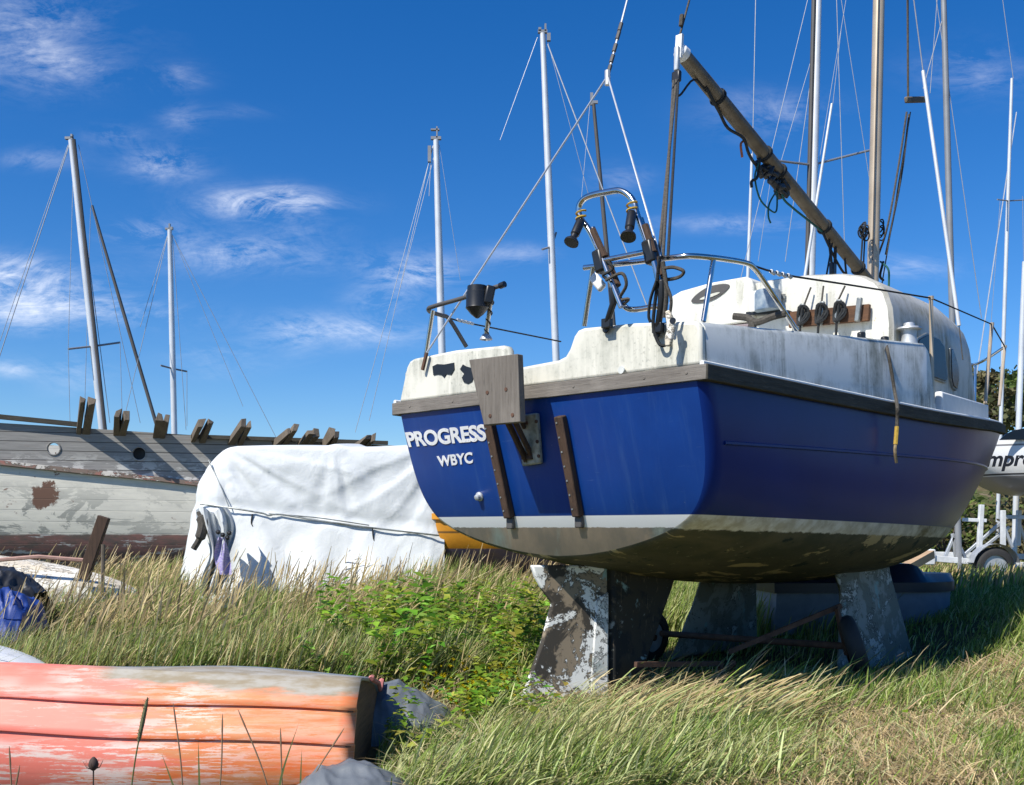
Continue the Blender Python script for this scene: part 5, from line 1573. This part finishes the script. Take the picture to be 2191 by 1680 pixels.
def mesh_np(name, verts, tris, cols, mat_):
    """One mesh from arrays: vertices, triangles, a colour per vertex."""
    me = bpy.data.meshes.new(name)
    nv, nt = len(verts), len(tris)
    me.vertices.add(nv); me.vertices.foreach_set('co', verts.astype(np.float32).ravel())
    me.loops.add(nt * 3); me.loops.foreach_set('vertex_index', tris.astype(np.int32).ravel())
    me.polygons.add(nt); me.polygons.foreach_set('loop_start', np.arange(0, nt * 3, 3, dtype=np.int32))
    me.polygons.foreach_set('loop_total', np.full(nt, 3, np.int32))
    me.update(calc_edges=True)
    ca = me.color_attributes.new('col', 'FLOAT_COLOR', 'POINT')
    c4 = np.ones((nv, 4), np.float32); c4[:, :3] = cols
    ca.data.foreach_set('color', c4.ravel())
    me.polygons.foreach_set('use_smooth', np.ones(nt, bool))
    me.materials.append(M[mat_])
    o = bpy.data.objects.new(name, me); COL.objects.link(o)
    return o


def blades(x, y, h, w, lean, leandir, cols, tipcol=None, bend=1.0, seedhead=0.0, headw=3.0, headcol=None, kink=0.0):
    """Curved grass blades; lean is the sideways reach as a share of the height."""
    n = len(x); K = 5
    z0 = ground_z(x, y) - .01
    fa = rng.uniform(0, math.pi, n)
    sx, sy = np.cos(fa), np.sin(fa)
    lx, ly = np.cos(leandir), np.sin(leandir)
    ts = np.array([0, .3, .6, .84, 1.0])
    wp = np.array([.75, 1.0, .85, .55, .0])
    V = np.zeros((n, 2 * K, 3)); C = np.zeros((n, 2 * K, 3))
    L = h
    rise = np.sqrt(np.clip(1 - np.clip(lean, 0, .97) ** 2, .05, 1))
    for i, t in enumerate(ts):
        hx = lean * L * (t ** (1 + bend)); hz = L * (t * (1 - .18 * lean * t)) * (1 - (1 - rise) * t)
        ww = w * wp[i]
        if seedhead > 0 and t > .7: ww = w * headw * (1.0 if t < .95 else .45)
        px, py, pz = x + lx * hx, y + ly * hx, z0 + hz
        V[:, 2 * i, 0] = px - sx * ww / 2; V[:, 2 * i + 1, 0] = px + sx * ww / 2
        V[:, 2 * i, 1] = py - sy * ww / 2; V[:, 2 * i + 1, 1] = py + sy * ww / 2
        V[:, 2 * i, 2] = pz; V[:, 2 * i + 1, 2] = pz
        c = cols if tipcol is None else cols * (1 - t ** 1.3) + tipcol * t ** 1.3
        if headcol is not None and t > .7: c = headcol
        C[:, 2 * i] = c; C[:, 2 * i + 1] = c
    base = (np.arange(n) * 2 * K)[:, None, None]
    tri = []
    for i in range(K - 1):
        a = 2 * i
        tri += [(a, a + 1, a + 3), (a, a + 3, a + 2)]
    T = (base + np.array(tri)[None]).reshape(-1, 3)
    return V.reshape(-1, 3), T, C.reshape(-1, 3)


class Batch:
    def __init__(s): s.v, s.t, s.c, s.n = [], [], [], 0
    def add(s, vtc):
        v, t, c = vtc; s.v.append(v); s.t.append(t + s.n); s.c.append(c); s.n += len(v)
    def make(s, name, mat_, label):
        o = mesh_np(name, np.concatenate(s.v), np.concatenate(s.t), np.concatenate(s.c), mat_)
        return tag(o, label, None, None, 'stuff')


def pick(n, pal, jit=.42):
    pal = np.array(pal); c = pal[rng.integers(0, len(pal), n)]
    return c * (1 + rng.uniform(-jit, jit, (n, 1)))


def region(n, px0, px1, Y0, Y1):
    """Spots between two picture columns (as bearings) and two distances, even per area."""
    Y = np.sqrt(rng.uniform(Y0 ** 2, Y1 ** 2, n))
    return (rng.uniform(px0, px1, n) - PX0) / S * Y, Y


def fbm(x, y, f, seed=0):
    return (np.sin(x * f + seed) * np.cos(y * f * 1.3 - seed) + .6 * np.sin(x * f * 2.3 + y * f * 1.1 + seed * 2) + .4 * np.cos(x * f * 4.1 - y * f * 3.7 + seed * 3)) / 2


def keep(mask, *arrs): return [a[mask] for a in arrs]


def ylocal(x, y):
    """Yacht frame: forward, starboard."""
    dx, dy = x - YM.x, y - YM.y
    return dx * CU + dy * SU, dx * SU - dy * CU


GREEN = [(.18, .27, .045), (.22, .31, .06), (.12, .20, .035), (.28, .34, .09)]
OLIVE = [(.29, .32, .095), (.34, .34, .12), (.23, .28, .07)]
PALE = [(.48, .52, .24), (.56, .53, .27), (.40, .48, .19)]
TAN = [(.56, .44, .23), (.64, .52, .29), (.48, .37, .18), (.40, .29, .15)]
HAY = [(.60, .48, .26), (.66, .55, .33), (.50, .38, .20), (.45, .33, .20)]

far_g, near_g = Batch(), Batch()
# long dry meadow, left and behind
n = 105000
x, y = region(n, -60, 1250, 5.7, 14.5)
q = np.array(fbm(x, y, 1.1, 2))
h = (.42 + .20 * q + rng.uniform(-.12, .14, n)) * np.clip(.6 + (y - 5.7) * .12, .6, 1.05)
pxx = PX0 + x / y * S
h = h * (1 - .55 * (sstep(pxx, 400, 425) * (1 - sstep(pxx, 495, 515))) * sstep(y, 7, 8))
wet = sstep(x, -1.6, -.4) * (1 - sstep(y, 6.6, 8.0))
m_ = (rng.uniform(0, 1, n) > wet * .75) & ~((x < -3.35) & (y > 8.5) & (y < 10.0)) & (y < 13.2 + .3 * x * 0)
x, y, h = keep(m_, x, y, h); n = len(x)
dry = (rng.uniform(0, 1, n) < .12 + .22 * fbm(x, y, .9, 5))
c = np.where(dry[:, None], pick(n, TAN + PALE), pick(n, GREEN + OLIVE + OLIVE))
tip = np.where(dry[:, None], c * 1.1, c * 1.25 + .02)
far_g.add(blades(x, y, h, rng.uniform(.006, .014, n), rng.uniform(.1, .92, n), rng.normal(.15, .95, n), c, tip))
# flowering stalks of the meadow
n = 10500
x, y = region(n, -60, 1220, 6.0, 12.0)
h = rng.uniform(.50, .86, n) * np.clip(.72 + (y - 6) * .07, .72, 1.0)
m_ = ~((x < -3.3) & (y > 8.2) & (y < 10.0)) & (rng.uniform(0, 1, n) < .55 + .6 * fbm(x, y, 1.3, 9)) & ((x < -1.3 + .25 * (y - 6)) | (y > 7.5))
x, y, h = keep(m_, x, y, h); n = len(x)
hc = pick(n, TAN + HAY)
far_g.add(blades(x, y, h, rng.uniform(.004, .007, n), rng.uniform(.10, .85, n), rng.normal(.12, .70, n), pick(n, OLIVE + TAN), None, 1.2, 1, 2.1, hc))
# seen under and beyond the yacht, and the verge to the right
n = 20000
x, y = region(n, 1250, 1900, 8.4, 13)
far_g.add(blades(x, y, rng.uniform(.2, .5, n), rng.uniform(.008, .013, n), rng.uniform(.1, .6, n), rng.normal(.2, .6, n), pick(n, GREEN + OLIVE + PALE)))
n = 26000
x, y = region(n, 1850, 2330, 9.5, 30)
dry = rng.uniform(0, 1, n) < .35 + .35 * fbm(x, y, .6, 3)
far_g.add(blades(x, y, rng.uniform(.10, .32, n), rng.uniform(.012, .024, n), rng.uniform(.1, .6, n), rng.normal(.2, .8, n), np.where(dry[:, None], pick(n, TAN), pick(n, GREEN + OLIVE))))
n = 30000
x, y = region(n, -900, -60, 4.6, 14)
far_g.add(blades(x, y, rng.uniform(.2, .55, n), rng.uniform(.007, .014, n), rng.uniform(.1, .8, n), rng.normal(.15, .8, n), pick(n, GREEN + OLIVE + OLIVE + TAN)))
n = 40000
x, y = region(n, 2330, 3300, 3.4, 26)
far_g.add(blades(x, y, rng.uniform(.06, .24, n), rng.uniform(.010, .020, n), rng.uniform(.1, .8, n), rng.normal(.2, .9, n), pick(n, GREEN + OLIVE + TAN + PALE)))
far_g.make('meadow_grass', 'blade', 'long dry seeding grass bending to the right in front of the tarpaulin')

# shaded tall grass around and under the yacht, to the right
n = 42000
x, y = region(n, 1180, 2330, 4.9, 9.5)
u, v = ylocal(x, y)
h = rng.uniform(.08, .30, n) * (1 - .45 * sstep(-u, -.4, .6)) * (.55 + .45 * sstep(v, .6, 1.4)) * (1 - .6 * sstep(x, 2.2, 3.0) * (1 - sstep(y, 6.5, 8)))
inside = (np.abs(v) < 1.0) & (u > .4) & (u < 4.6)
h = h + .16 * rng.uniform(0, 1, n) * (sstep(u, 2.6, 3.6) * sstep(v, .8, 1.4) * (1 - sstep(v, 2.4, 3.0)))
h = h * (1 - .4 * (np.abs(v) < .9) * (u < 2.6))
m_ = ~(inside & (rng.uniform(0, 1, n) < .8)) & (y > 4.9)
x, y, h = keep(m_, x, y, h); n = len(x)
near_g.add(blades(x, y, h, rng.uniform(.004, .009, n), rng.uniform(.2, .9, n), rng.normal(.35, .9, n), pick(n, GREEN + GREEN + OLIVE + PALE)))
# combed long grass, middle foreground
n = 34000
x, y = region(n, 800, 1800, 3.62, 5.35)
pxx = PX0 + x / y * S
h = rng.uniform(.10, .30, n) * (1 + .5 * (rng.uniform(0, 1, n) < .12)) * (1 - .3 * sstep(pxx, 1480, 1800)) * (1 - .35 * sstep(y, 4.7, 5.2)) * .82 * (1 - .42 * sstep(y, 4.3, 4.7) * sstep(pxx, 1060, 1120))
h = h * (1 - .6 * sstep(pxx, 820, 850) * (1 - sstep(pxx, 985, 1030)) * sstep(y, 3.9, 4.2))
m_ = (rng.uniform(0, 1, n) < (sstep(pxx, 790, 960) * (1 - .75 * sstep(pxx, 1580, 1800)))) & ~((y > 5.0) & (pxx < 1100) )
x, y, h = keep(m_, x, y, h); n = len(x)
c = pick(n, GREEN + PALE + OLIVE + PALE); f = sstep(fbm(x, y, 2.2, 4), -.1, .5)[:, None]
c = c * (1 - f * .55) + pick(n, PALE + HAY) * f * .55
near_g.add(blades(x, y, h, rng.uniform(.0038, .0095, n), rng.uniform(.35, .97, n), rng.normal(.2, .75, n) + 1.0 * fbm(x, y, 3.1, 7), c, c * 1.1, .6))
# cut dry grass, right foreground
n = 60000
x, y = region(n, 1400, 2330, 3.5, 6.3)
pxx = PX0 + x / y * S
u, v = ylocal(x, y)
m_ = rng.uniform(0, 1, n) < sstep(pxx, 1400, 1720)
x, y, pxx = keep(m_, x, y, pxx); n = len(x)
hayp = sstep(fbm(x, y, 1.5, 1) * .8 + .62 - .22 * (y - 3.9) ** 2 * (1 - .75 * sstep(pxx, 1900, 2120)) - .7 * sstep(pxx, 2040, 2120) * (1 - sstep(y, 4.1, 4.5)), -.1, .35)
ishay = rng.uniform(0, 1, n) < hayp * .85
c = np.where(ishay[:, None], pick(n, HAY + TAN), pick(n, GREEN + OLIVE + GREEN + PALE))
h = np.where(ishay, rng.uniform(.04, .20, n), rng.uniform(.05, .17, n))
ln = np.where(ishay, rng.uniform(.6, .97, n), rng.uniform(.2, .8, n))
dr = np.where(ishay, rng.uniform(0, 6.28, n) * .5 + .3, rng.normal(.3, .7, n))
near_g.add(blades(x, y, h, rng.uniform(.0035, .0085, n), ln, dr, c, None, .6))
# loose bright stems bent over at the edge of the shade
n = 520
x, y = region(n, 1300, 2200, 4.6, 6.1)
near_g.add(blades(x, y, rng.uniform(.16, .45, n), rng.uniform(.006, .010, n), rng.uniform(.5, .95, n), rng.normal(.2, .5, n), pick(n, PALE + GREEN + HAY), None, .5))
# seeding stalks in front of the keel
n = 460
x, y = region(n, 1190, 1720, 4.3, 4.95)
hc = pick(n, PALE + TAN)
near_g.add(blades(x, y, rng.uniform(.20, .40, n), rng.uniform(.0035, .0050, n), rng.uniform(.5, .85, n), rng.normal(.12, .22, n), pick(n, GREEN + PALE), None, .9, 1, 2.4, hc))
n = 90
x, y = region(n, 1280, 1650, 4.35, 4.85)
hc = pick(n, TAN)
near_g.add(blades(x, y, rng.uniform(.24, .38, n), rng.uniform(.004, .005, n), rng.uniform(.55, .85, n), rng.normal(.1, .2, n), pick(n, PALE), None, .9, 1, 4.2, hc))
# tangled dead stems and thatch
n = 9000
x, y = region(n, 860, 2330, 3.6, 6.0)
c = pick(n, TAN + HAY + PALE)
near_g.add(blades(x, y, rng.uniform(.06, .30, n), rng.uniform(.003, .007, n), rng.uniform(.75, .97, n), rng.uniform(-.9, 3.6, n), c, None, .3))
# round the red dinghy and along the bottom edge
n = 14000
x, y = region(n, -60, 1000, 5.65, 6.6)
near_g.add(blades(x, y, rng.uniform(.16, .46, n), rng.uniform(.005, .009, n), rng.uniform(.1, .7, n), rng.normal(.1, .5, n), pick(n, GREEN + OLIVE + OLIVE + PALE + PALE + TAN)))
n = 7000
x, y = region(n, -60, 980, 3.45, 3.92)
m_ = ~((np.abs(PX0 + x / y * S - 750) < 150) & (y < 4.0)); x, y = keep(m_, x, y); n = len(x)
near_g.add(blades(x, y, rng.uniform(.01, .045, n), rng.uniform(.003, .006, n), rng.uniform(.1, .6, n), rng.normal(.1, .8, n), pick(n, GREEN + OLIVE + PALE)))
n = 3200
x, y = region(n, 800, 1010, 3.7, 4.9)
m_ = (x > -.59); x, y = keep(m_, x, y); n = len(x)
near_g.add(blades(x, y, rng.uniform(.05, .15, n), rng.uniform(.004, .007, n), rng.uniform(.2, .8, n), rng.normal(.1, .7, n), pick(n, GREEN + PALE)))
near_g.make('field_grass', 'blade', 'flattened green and straw coloured grass around the keels and across the foreground')


def leaf_plants(sx, sy, hh, per, ls, pal, spread=.14):
    """Upright stems with pairs of broad leaves: every leaf two folded triangles pairs."""
    V, T, C, nn = [], [], [], 0
    for x0, y0, h in zip(sx, sy, hh):
        z0 = float(ground_z(x0, y0)); lx, ly = rng.normal(.05, spread), rng.normal(0, spread)
        k = max(4, int(per * h / .4)); pf = rng.uniform(.6, 1.3); tint = np.array([rng.uniform(.7, 1.5), rng.uniform(.7, 1.15), 1.0])
        for i in range(k):
            t = .25 + .75 * (i + rng.uniform(0, .8)) / k
            b = np.array([x0 + lx * t + rng.normal(0, .02), y0 + ly * t + rng.normal(0, .02), z0 + h * t])
            a = rng.uniform(0, 6.28); L = ls * pf * rng.uniform(.6, 1.3); dz = rng.uniform(-.35, .45)
            d = np.array([math.cos(a), math.sin(a), dz]); s_ = np.array([-math.sin(a), math.cos(a), rng.normal(0, .25)]) * L * .30
            p = [b, b + d * L * .45 + s_ + [0, 0, .12 * L], b + d * L, b + d * L * .45 - s_ + [0, 0, .12 * L], b + d * L * .5]
            V += p; T += [(nn, nn + 1, nn + 4), (nn + 1, nn + 2, nn + 4), (nn + 2, nn + 3, nn + 4), (nn + 3, nn, nn + 4)]
            c = np.array(pal[rng.integers(0, len(pal))]) * rng.uniform(.7, 1.25) * tint
            C += [c] * 5; nn += 5
    return np.array(V), np.array(T), np.array(C)


wd = Batch()
WEED = [(.20, .38, .035), (.27, .46, .05), (.13, .26, .028), (.36, .52, .09)]
n = 800
x, y = region(n, 720, 1240, 5.0, 8.2)
pxx = PX0 + x / y * S
m_ = (rng.uniform(0, 1, n) < .55 + .8 * fbm(x, y, 2.0, 3)) & ~((pxx < 1010) & (y < 5.65)) & ~((pxx > 1075) & (y < 6.0)); x, y = keep(m_, x, y)
wd.add(leaf_plants(x, y, rng.uniform(.20, .62, len(x)) * (.65 + .35 * sstep(y, 5.4, 6.3)), 17, .074, WEED))
n = 130
x, y = region(n, 1000, 1085, 4.75, 5.4)
wd.add(leaf_plants(x, y, rng.uniform(.10, .24, n), 18, .05, WEED))
n = 200
x, y = region(n, 260, 760, 5.5, 6.6)
wd.add(leaf_plants(x, y, rng.uniform(.10, .30, n), 16, .05, [(.07, .12, .02), (.09, .15, .03)]))
n = 60
x, y = region(n, 1700, 2250, 4.2, 6.0)
wd.add(leaf_plants(x, y, rng.uniform(.05, .16, n), 10, .035, WEED))
# the plant that grows out of the dinghy's stern
x = np.array([-.55, -.52, -.50, -.48, -.53, -.44]); y = np.array([4.2, 4.3, 4.45, 4.55, 4.4, 4.25])
wd.add(leaf_plants(x, y, np.array([.20, .36, .40, .34, .3, .18]), 26, .055, WEED, .05))
# yellow flower heads
fl = []
n = 90
x, y = region(n, 900, 1110, 4.75, 5.7); z = ground_z(x, y) + rng.uniform(.10, .24, n)
V = []; T = []
for i in range(n):
    c = np.array([x[i], y[i], z[i]]); o_ = len(V); r_ = .010 * rng.uniform(.6, 1.3)
    V += [c + [r_, 0, 0], c + [-r_, 0, .002], c + [0, r_, 0], c + [0, -r_, 0], c + [0, 0, r_], c - [0, 0, r_]]
    T += [(o_ + a, o_ + b, o_ + e) for a in (0, 1) for b in (2, 3) for e in (4, 5)]
wd.add((np.array(V), np.array(T), np.tile(np.array([[.75, .60, .02]]), (len(V), 1))))
wd.make('weeds', 'leaf', 'lush broad leaved green weeds between the dinghy and the rudder')


# single stalks that stand against the red dinghy
def stalk(px0, py0, px1, py1, Y, kind, label, bend=0.0):
    a, b = at(px0, py0, Y), at(px1, py1, Y); g = a.copy(); g.z = float(ground_z(a.x, a.y)) - .02
    if a.z > g.z + .02: a = g + Vector(((a.x - b.x) * .3, 0, 0))
    o = empty('teasel' if kind == 'teasel' else 'grass_stalk', a, 0, label, 'plant', 'single stalks before the red dinghy')
    P = smooth_path([Vector((0, 0, 0)), (b - a) * .5 + Vector((bend, 0, 0)), b - a], 6)
    mb = MB(); mb.tube(P, [.0028] * (len(P) - 1) + [.0014], 5)
    mats = {'head': 'stalk_green', 'teasel': 'stalk_brown', 'thin': 'stalk_tan', 'blade': 'stalk_green'}
    if kind != 'blade': mb.build('stem', mats[kind], o)
    d = (P[-1] - P[-3]).normalized(); e = P[-1]
    mb = MB()
    if kind == 'head':
        mb.lathe(e - d * .17, d, [(0, .002), (.015, .0065), (.08, .0085), (.14, .007), (.17, .002)], 9); mb.build('seed_head', 'stalk_seed', o)
        mb = MB(); r_ = random.Random(4)
        for i in range(80):
            p = e - d * r_.uniform(.01, .16); s_ = Vector((r_.uniform(-1, 1), r_.uniform(-1, 1), .8)).normalized(); mb.tube([p, p + s_ * .014], .0009, 3, cap=False)
        mb.build('bristles', 'stalk_seed', o)
    elif kind == 'teasel':
        mb.lathe(e - d * .015, d, [(0, .004), (.008, .014), (.022, .018), (.038, .013), (.048, .004)], 12); mb.build('seed_head', 'stalk_brown', o)
        mb = MB()
        for i in range(9):
            a_ = i / 9 * 6.28; p = e - d * .01; mb.tube([p, p + Vector((.022 * math.cos(a_), .022 * math.sin(a_), .006)), p + Vector((.034 * math.cos(a_), .034 * math.sin(a_), .030))], [.0014, .001, .0004], 4)
        mb.build('bracts', 'stalk_brown', o)
    elif kind == 'thin':
        mb.lathe(e - d * .08, d, [(0, .001), (.02, .0035), (.06, .003), (.085, .0008)], 7); mb.build('seed_head', 'stalk_tan', o)
    else:
        s_ = d.cross(Vector((0, 1, 0))).normalized()
        V = []
        for i, p in enumerate(P): w = .0055 * (1 - (i / (len(P) - 1)) ** 2); V += [p - s_ * w, p + s_ * w]
        mb.add(V, [(2 * i, 2 * i + 1, 2 * i + 3, 2 * i + 2) for i in range(len(P) - 1)]); mb.build('blade', 'stalk_green', o)


M['stalk_green'] = simple('green_stalk', (.11, .14, .04), .7); M['stalk_brown'] = simple('brown_stalk', (.07, .045, .035), .8)
M['stalk_tan'] = simple('tan_stalk', (.28, .18, .10), .8); M['stalk_seed'] = simple('grey_green_seed', (.16, .16, .075), .8)
for a in ((282, 1690, 316, 1492, 3.70, 'head', 'tall stalk with a long bristly grey green seed head before the red dinghy', -.01),
          (199, 1690, 200, 1640, 3.6, 'teasel', 'spiky brown teasel head before the red dinghy near bottom left', 0),
          (388, 1690, 371, 1508, 3.72, 'thin', 'thin straight stalk just right of the long bristly seed head', .01),
          (462, 1690, 476, 1530, 3.72, 'thin', 'thin tan stalk before the middle of the red dinghy', .01),
          (575, 1690, 510, 1520, 3.7, 'thin', 'long bare stalk leaning left across the orange planks', .02),
          (598, 1690, 640, 1545, 3.7, 'blade', 'green blade leaning right across the orange planks', -.02),
          (605, 1690, 600, 1560, 3.72, 'thin', 'short upright stalk beside the blades on the orange planks', 0),
          (640, 1690, 646, 1600, 3.7, 'blade', 'short green blade upright before the orange planks', 0),
          (655, 1690, 735, 1560, 3.72, 'thin', 'arching tan stalk near the stern of the red dinghy', -.03),
          (395, 1690, 345, 1610, 3.66, 'blade', 'dark short blade leaning left below the scuffed planks', 0),
          (28, 1690, 20, 1600, 3.6, 'thin', 'dry stalk at the left edge before the red dinghy', 0),
          (8, 1690, 42, 1640, 3.6, 'thin', 'bent brown stalk in the bottom left corner', .01),
          (428, 1690, 424, 1580, 3.7, 'blade', 'slim upright blade left of the middle stalks', 0)):
    stalk(*a)


# trees and bushes on the right
def foliage(name, label, cat, c, rad, n, leaf, pal, trunk=True, group=None, seed=0, branches=False):
    r_ = np.random.default_rng(seed); c = np.array(c, float)
    base = Vector((c[0], c[1], c[2] - rad[2] * (1.5 if trunk else 1.0)))
    o = empty(name, base, 0, label, cat, group)
    b = np.array(base)
    k = max(6, n // 90)
    d = r_.normal(size=(k, 3)); d /= np.linalg.norm(d, axis=1)[:, None]
    cl = d * np.array(rad) * (r_.uniform(.25, 1.0, (k, 1)) ** .5)
    cs = r_.uniform(.16, .34, k) * min(rad)
    i = r_.integers(0, k, n)
    p = cl[i] + r_.normal(size=(n, 3)) * cs[i][:, None] * np.array([1, 1, .7])
    p[:, 2] = np.maximum(p[:, 2], -rad[2] * .95)
    a, t = r_.uniform(0, 6.28, n), r_.uniform(-.9, .9, n)
    e1 = np.stack([np.cos(a) * np.cos(t), np.sin(a) * np.cos(t), np.sin(t)], 1); e2 = np.cross(e1, r_.normal(size=(n, 3))); e2 /= np.linalg.norm(e2, axis=1)[:, None]
    L = leaf * r_.uniform(.6, 1.4, (n, 1))
    q = p + (c - b)
    V = np.stack([q - e1 * L, q + e2 * L * .5, q + e1 * L, q - e2 * L * .5], 1).reshape(-1, 3)
    T = ((np.arange(n) * 4)[:, None, None] + np.array([(0, 1, 2), (0, 2, 3)])[None]).reshape(-1, 3)
    pal = np.array(pal); C = pal[r_.integers(0, len(pal), k)][i] * r_.uniform(.75, 1.25, (n, 1))
    cr = mesh_np('crown' if trunk else 'leaves', V, T, np.repeat(C, 4, 0), 'treeleaf'); cr.parent = o
    mb = MB()
    if trunk: mb.tube([Vector((0, 0, -.5)), Vector((.1, 0, rad[2] * .8)), Vector((0, .1, rad[2] * 1.6))], [.2, .15, .06], 8)
    for j in range(min(k, 26)):
        mb.tube([Vector((0, 0, rad[2] * (.9 if trunk else .02))), Vector(cl[j] * .5 + (c - b)), Vector(cl[j] + (c - b))], [.06 * rad[0] / 2, .035 * rad[0] / 2, .012], 5)
    mb.build('trunk' if trunk else 'stems', 'bark', o)
    return o


PINE = [(.065, .095, .03), (.09, .11, .04), (.11, .11, .05), (.07, .11, .025)]
BUSH = [(.10, .15, .035), (.14, .19, .045), (.08, .12, .03), (.16, .14, .06)]
OLD = [(.12, .115, .055), (.16, .14, .07), (.10, .11, .045)]
for i, (px, py, Y, rx, rz, pal, n, lab) in enumerate([
        (2072, 815, 42, .9, .95, OLD, 520, 'dark sparse pine on the hill just right of the cabin windows'),
        (2104, 830, 44, .9, .85, OLD, 480, 'open brownish tree on the hill between the two stanchions'),
        (2146, 846, 46, 1.2, .95, PINE, 800, 'rounded olive tree on the hill behind the bow rail'),
        (2200, 838, 45, 1.4, 1.0, PINE, 1300, 'dense green tree on the hill, nearest the right picture edge'),
        (2030, 830, 46, 1.2, 1.0, PINE, 800, 'dark tree on the hill hidden mostly by the cabin windows')]):
    c = at(px, py, Y); foliage('hill_tree', lab, 'tree', c, (rx, rx, rz), n, .16, pal, True, 'trees on the hill', 20 + i)
for i, (px, py, Y, rx, rz, pal, n, lab) in enumerate([
        (2150, 862, 40, 2.4, .9, BUSH, 1600, 'bright green bush below the trees on the hill'),
        (2215, 870, 39, 2.0, .9, BUSH, 1300, 'low green bush on the slope at the right picture edge'),
        (2090, 880, 38, 1.8, .9, OLD, 900, 'brown bramble on the slope behind the foredeck')]):
    c = at(px, py, Y); foliage('hill_bush', lab, 'bush', c, (rx, rx, rz), n, .14, pal, False, 'bushes on the slope', 40 + i)
for i, (px, py, Y, rx, rz, pal, n, lab) in enumerate([
        (2030, 1150, 25, 1.3, .75, BUSH, 1700, 'leafy bramble bush behind the front of the trailer'),
        (2120, 1130, 26, 1.4, .95, BUSH, 2000, 'tall leafy bush behind the trailer posts'),
        (2200, 1140, 24, 1.4, .9, OLD, 1800, 'browning bush behind the trailer wheel at right edge'),
        (1960, 1165, 27, 1.3, .6, BUSH, 1000, 'low bramble bush beneath the bow of the blue yacht')]):
    c = at(px, py, Y); foliage('bramble_bush', lab, 'bush', c, (rx, rx * .8, rz), n, .085, pal, False, 'brambles behind the trailer', 60 + i)
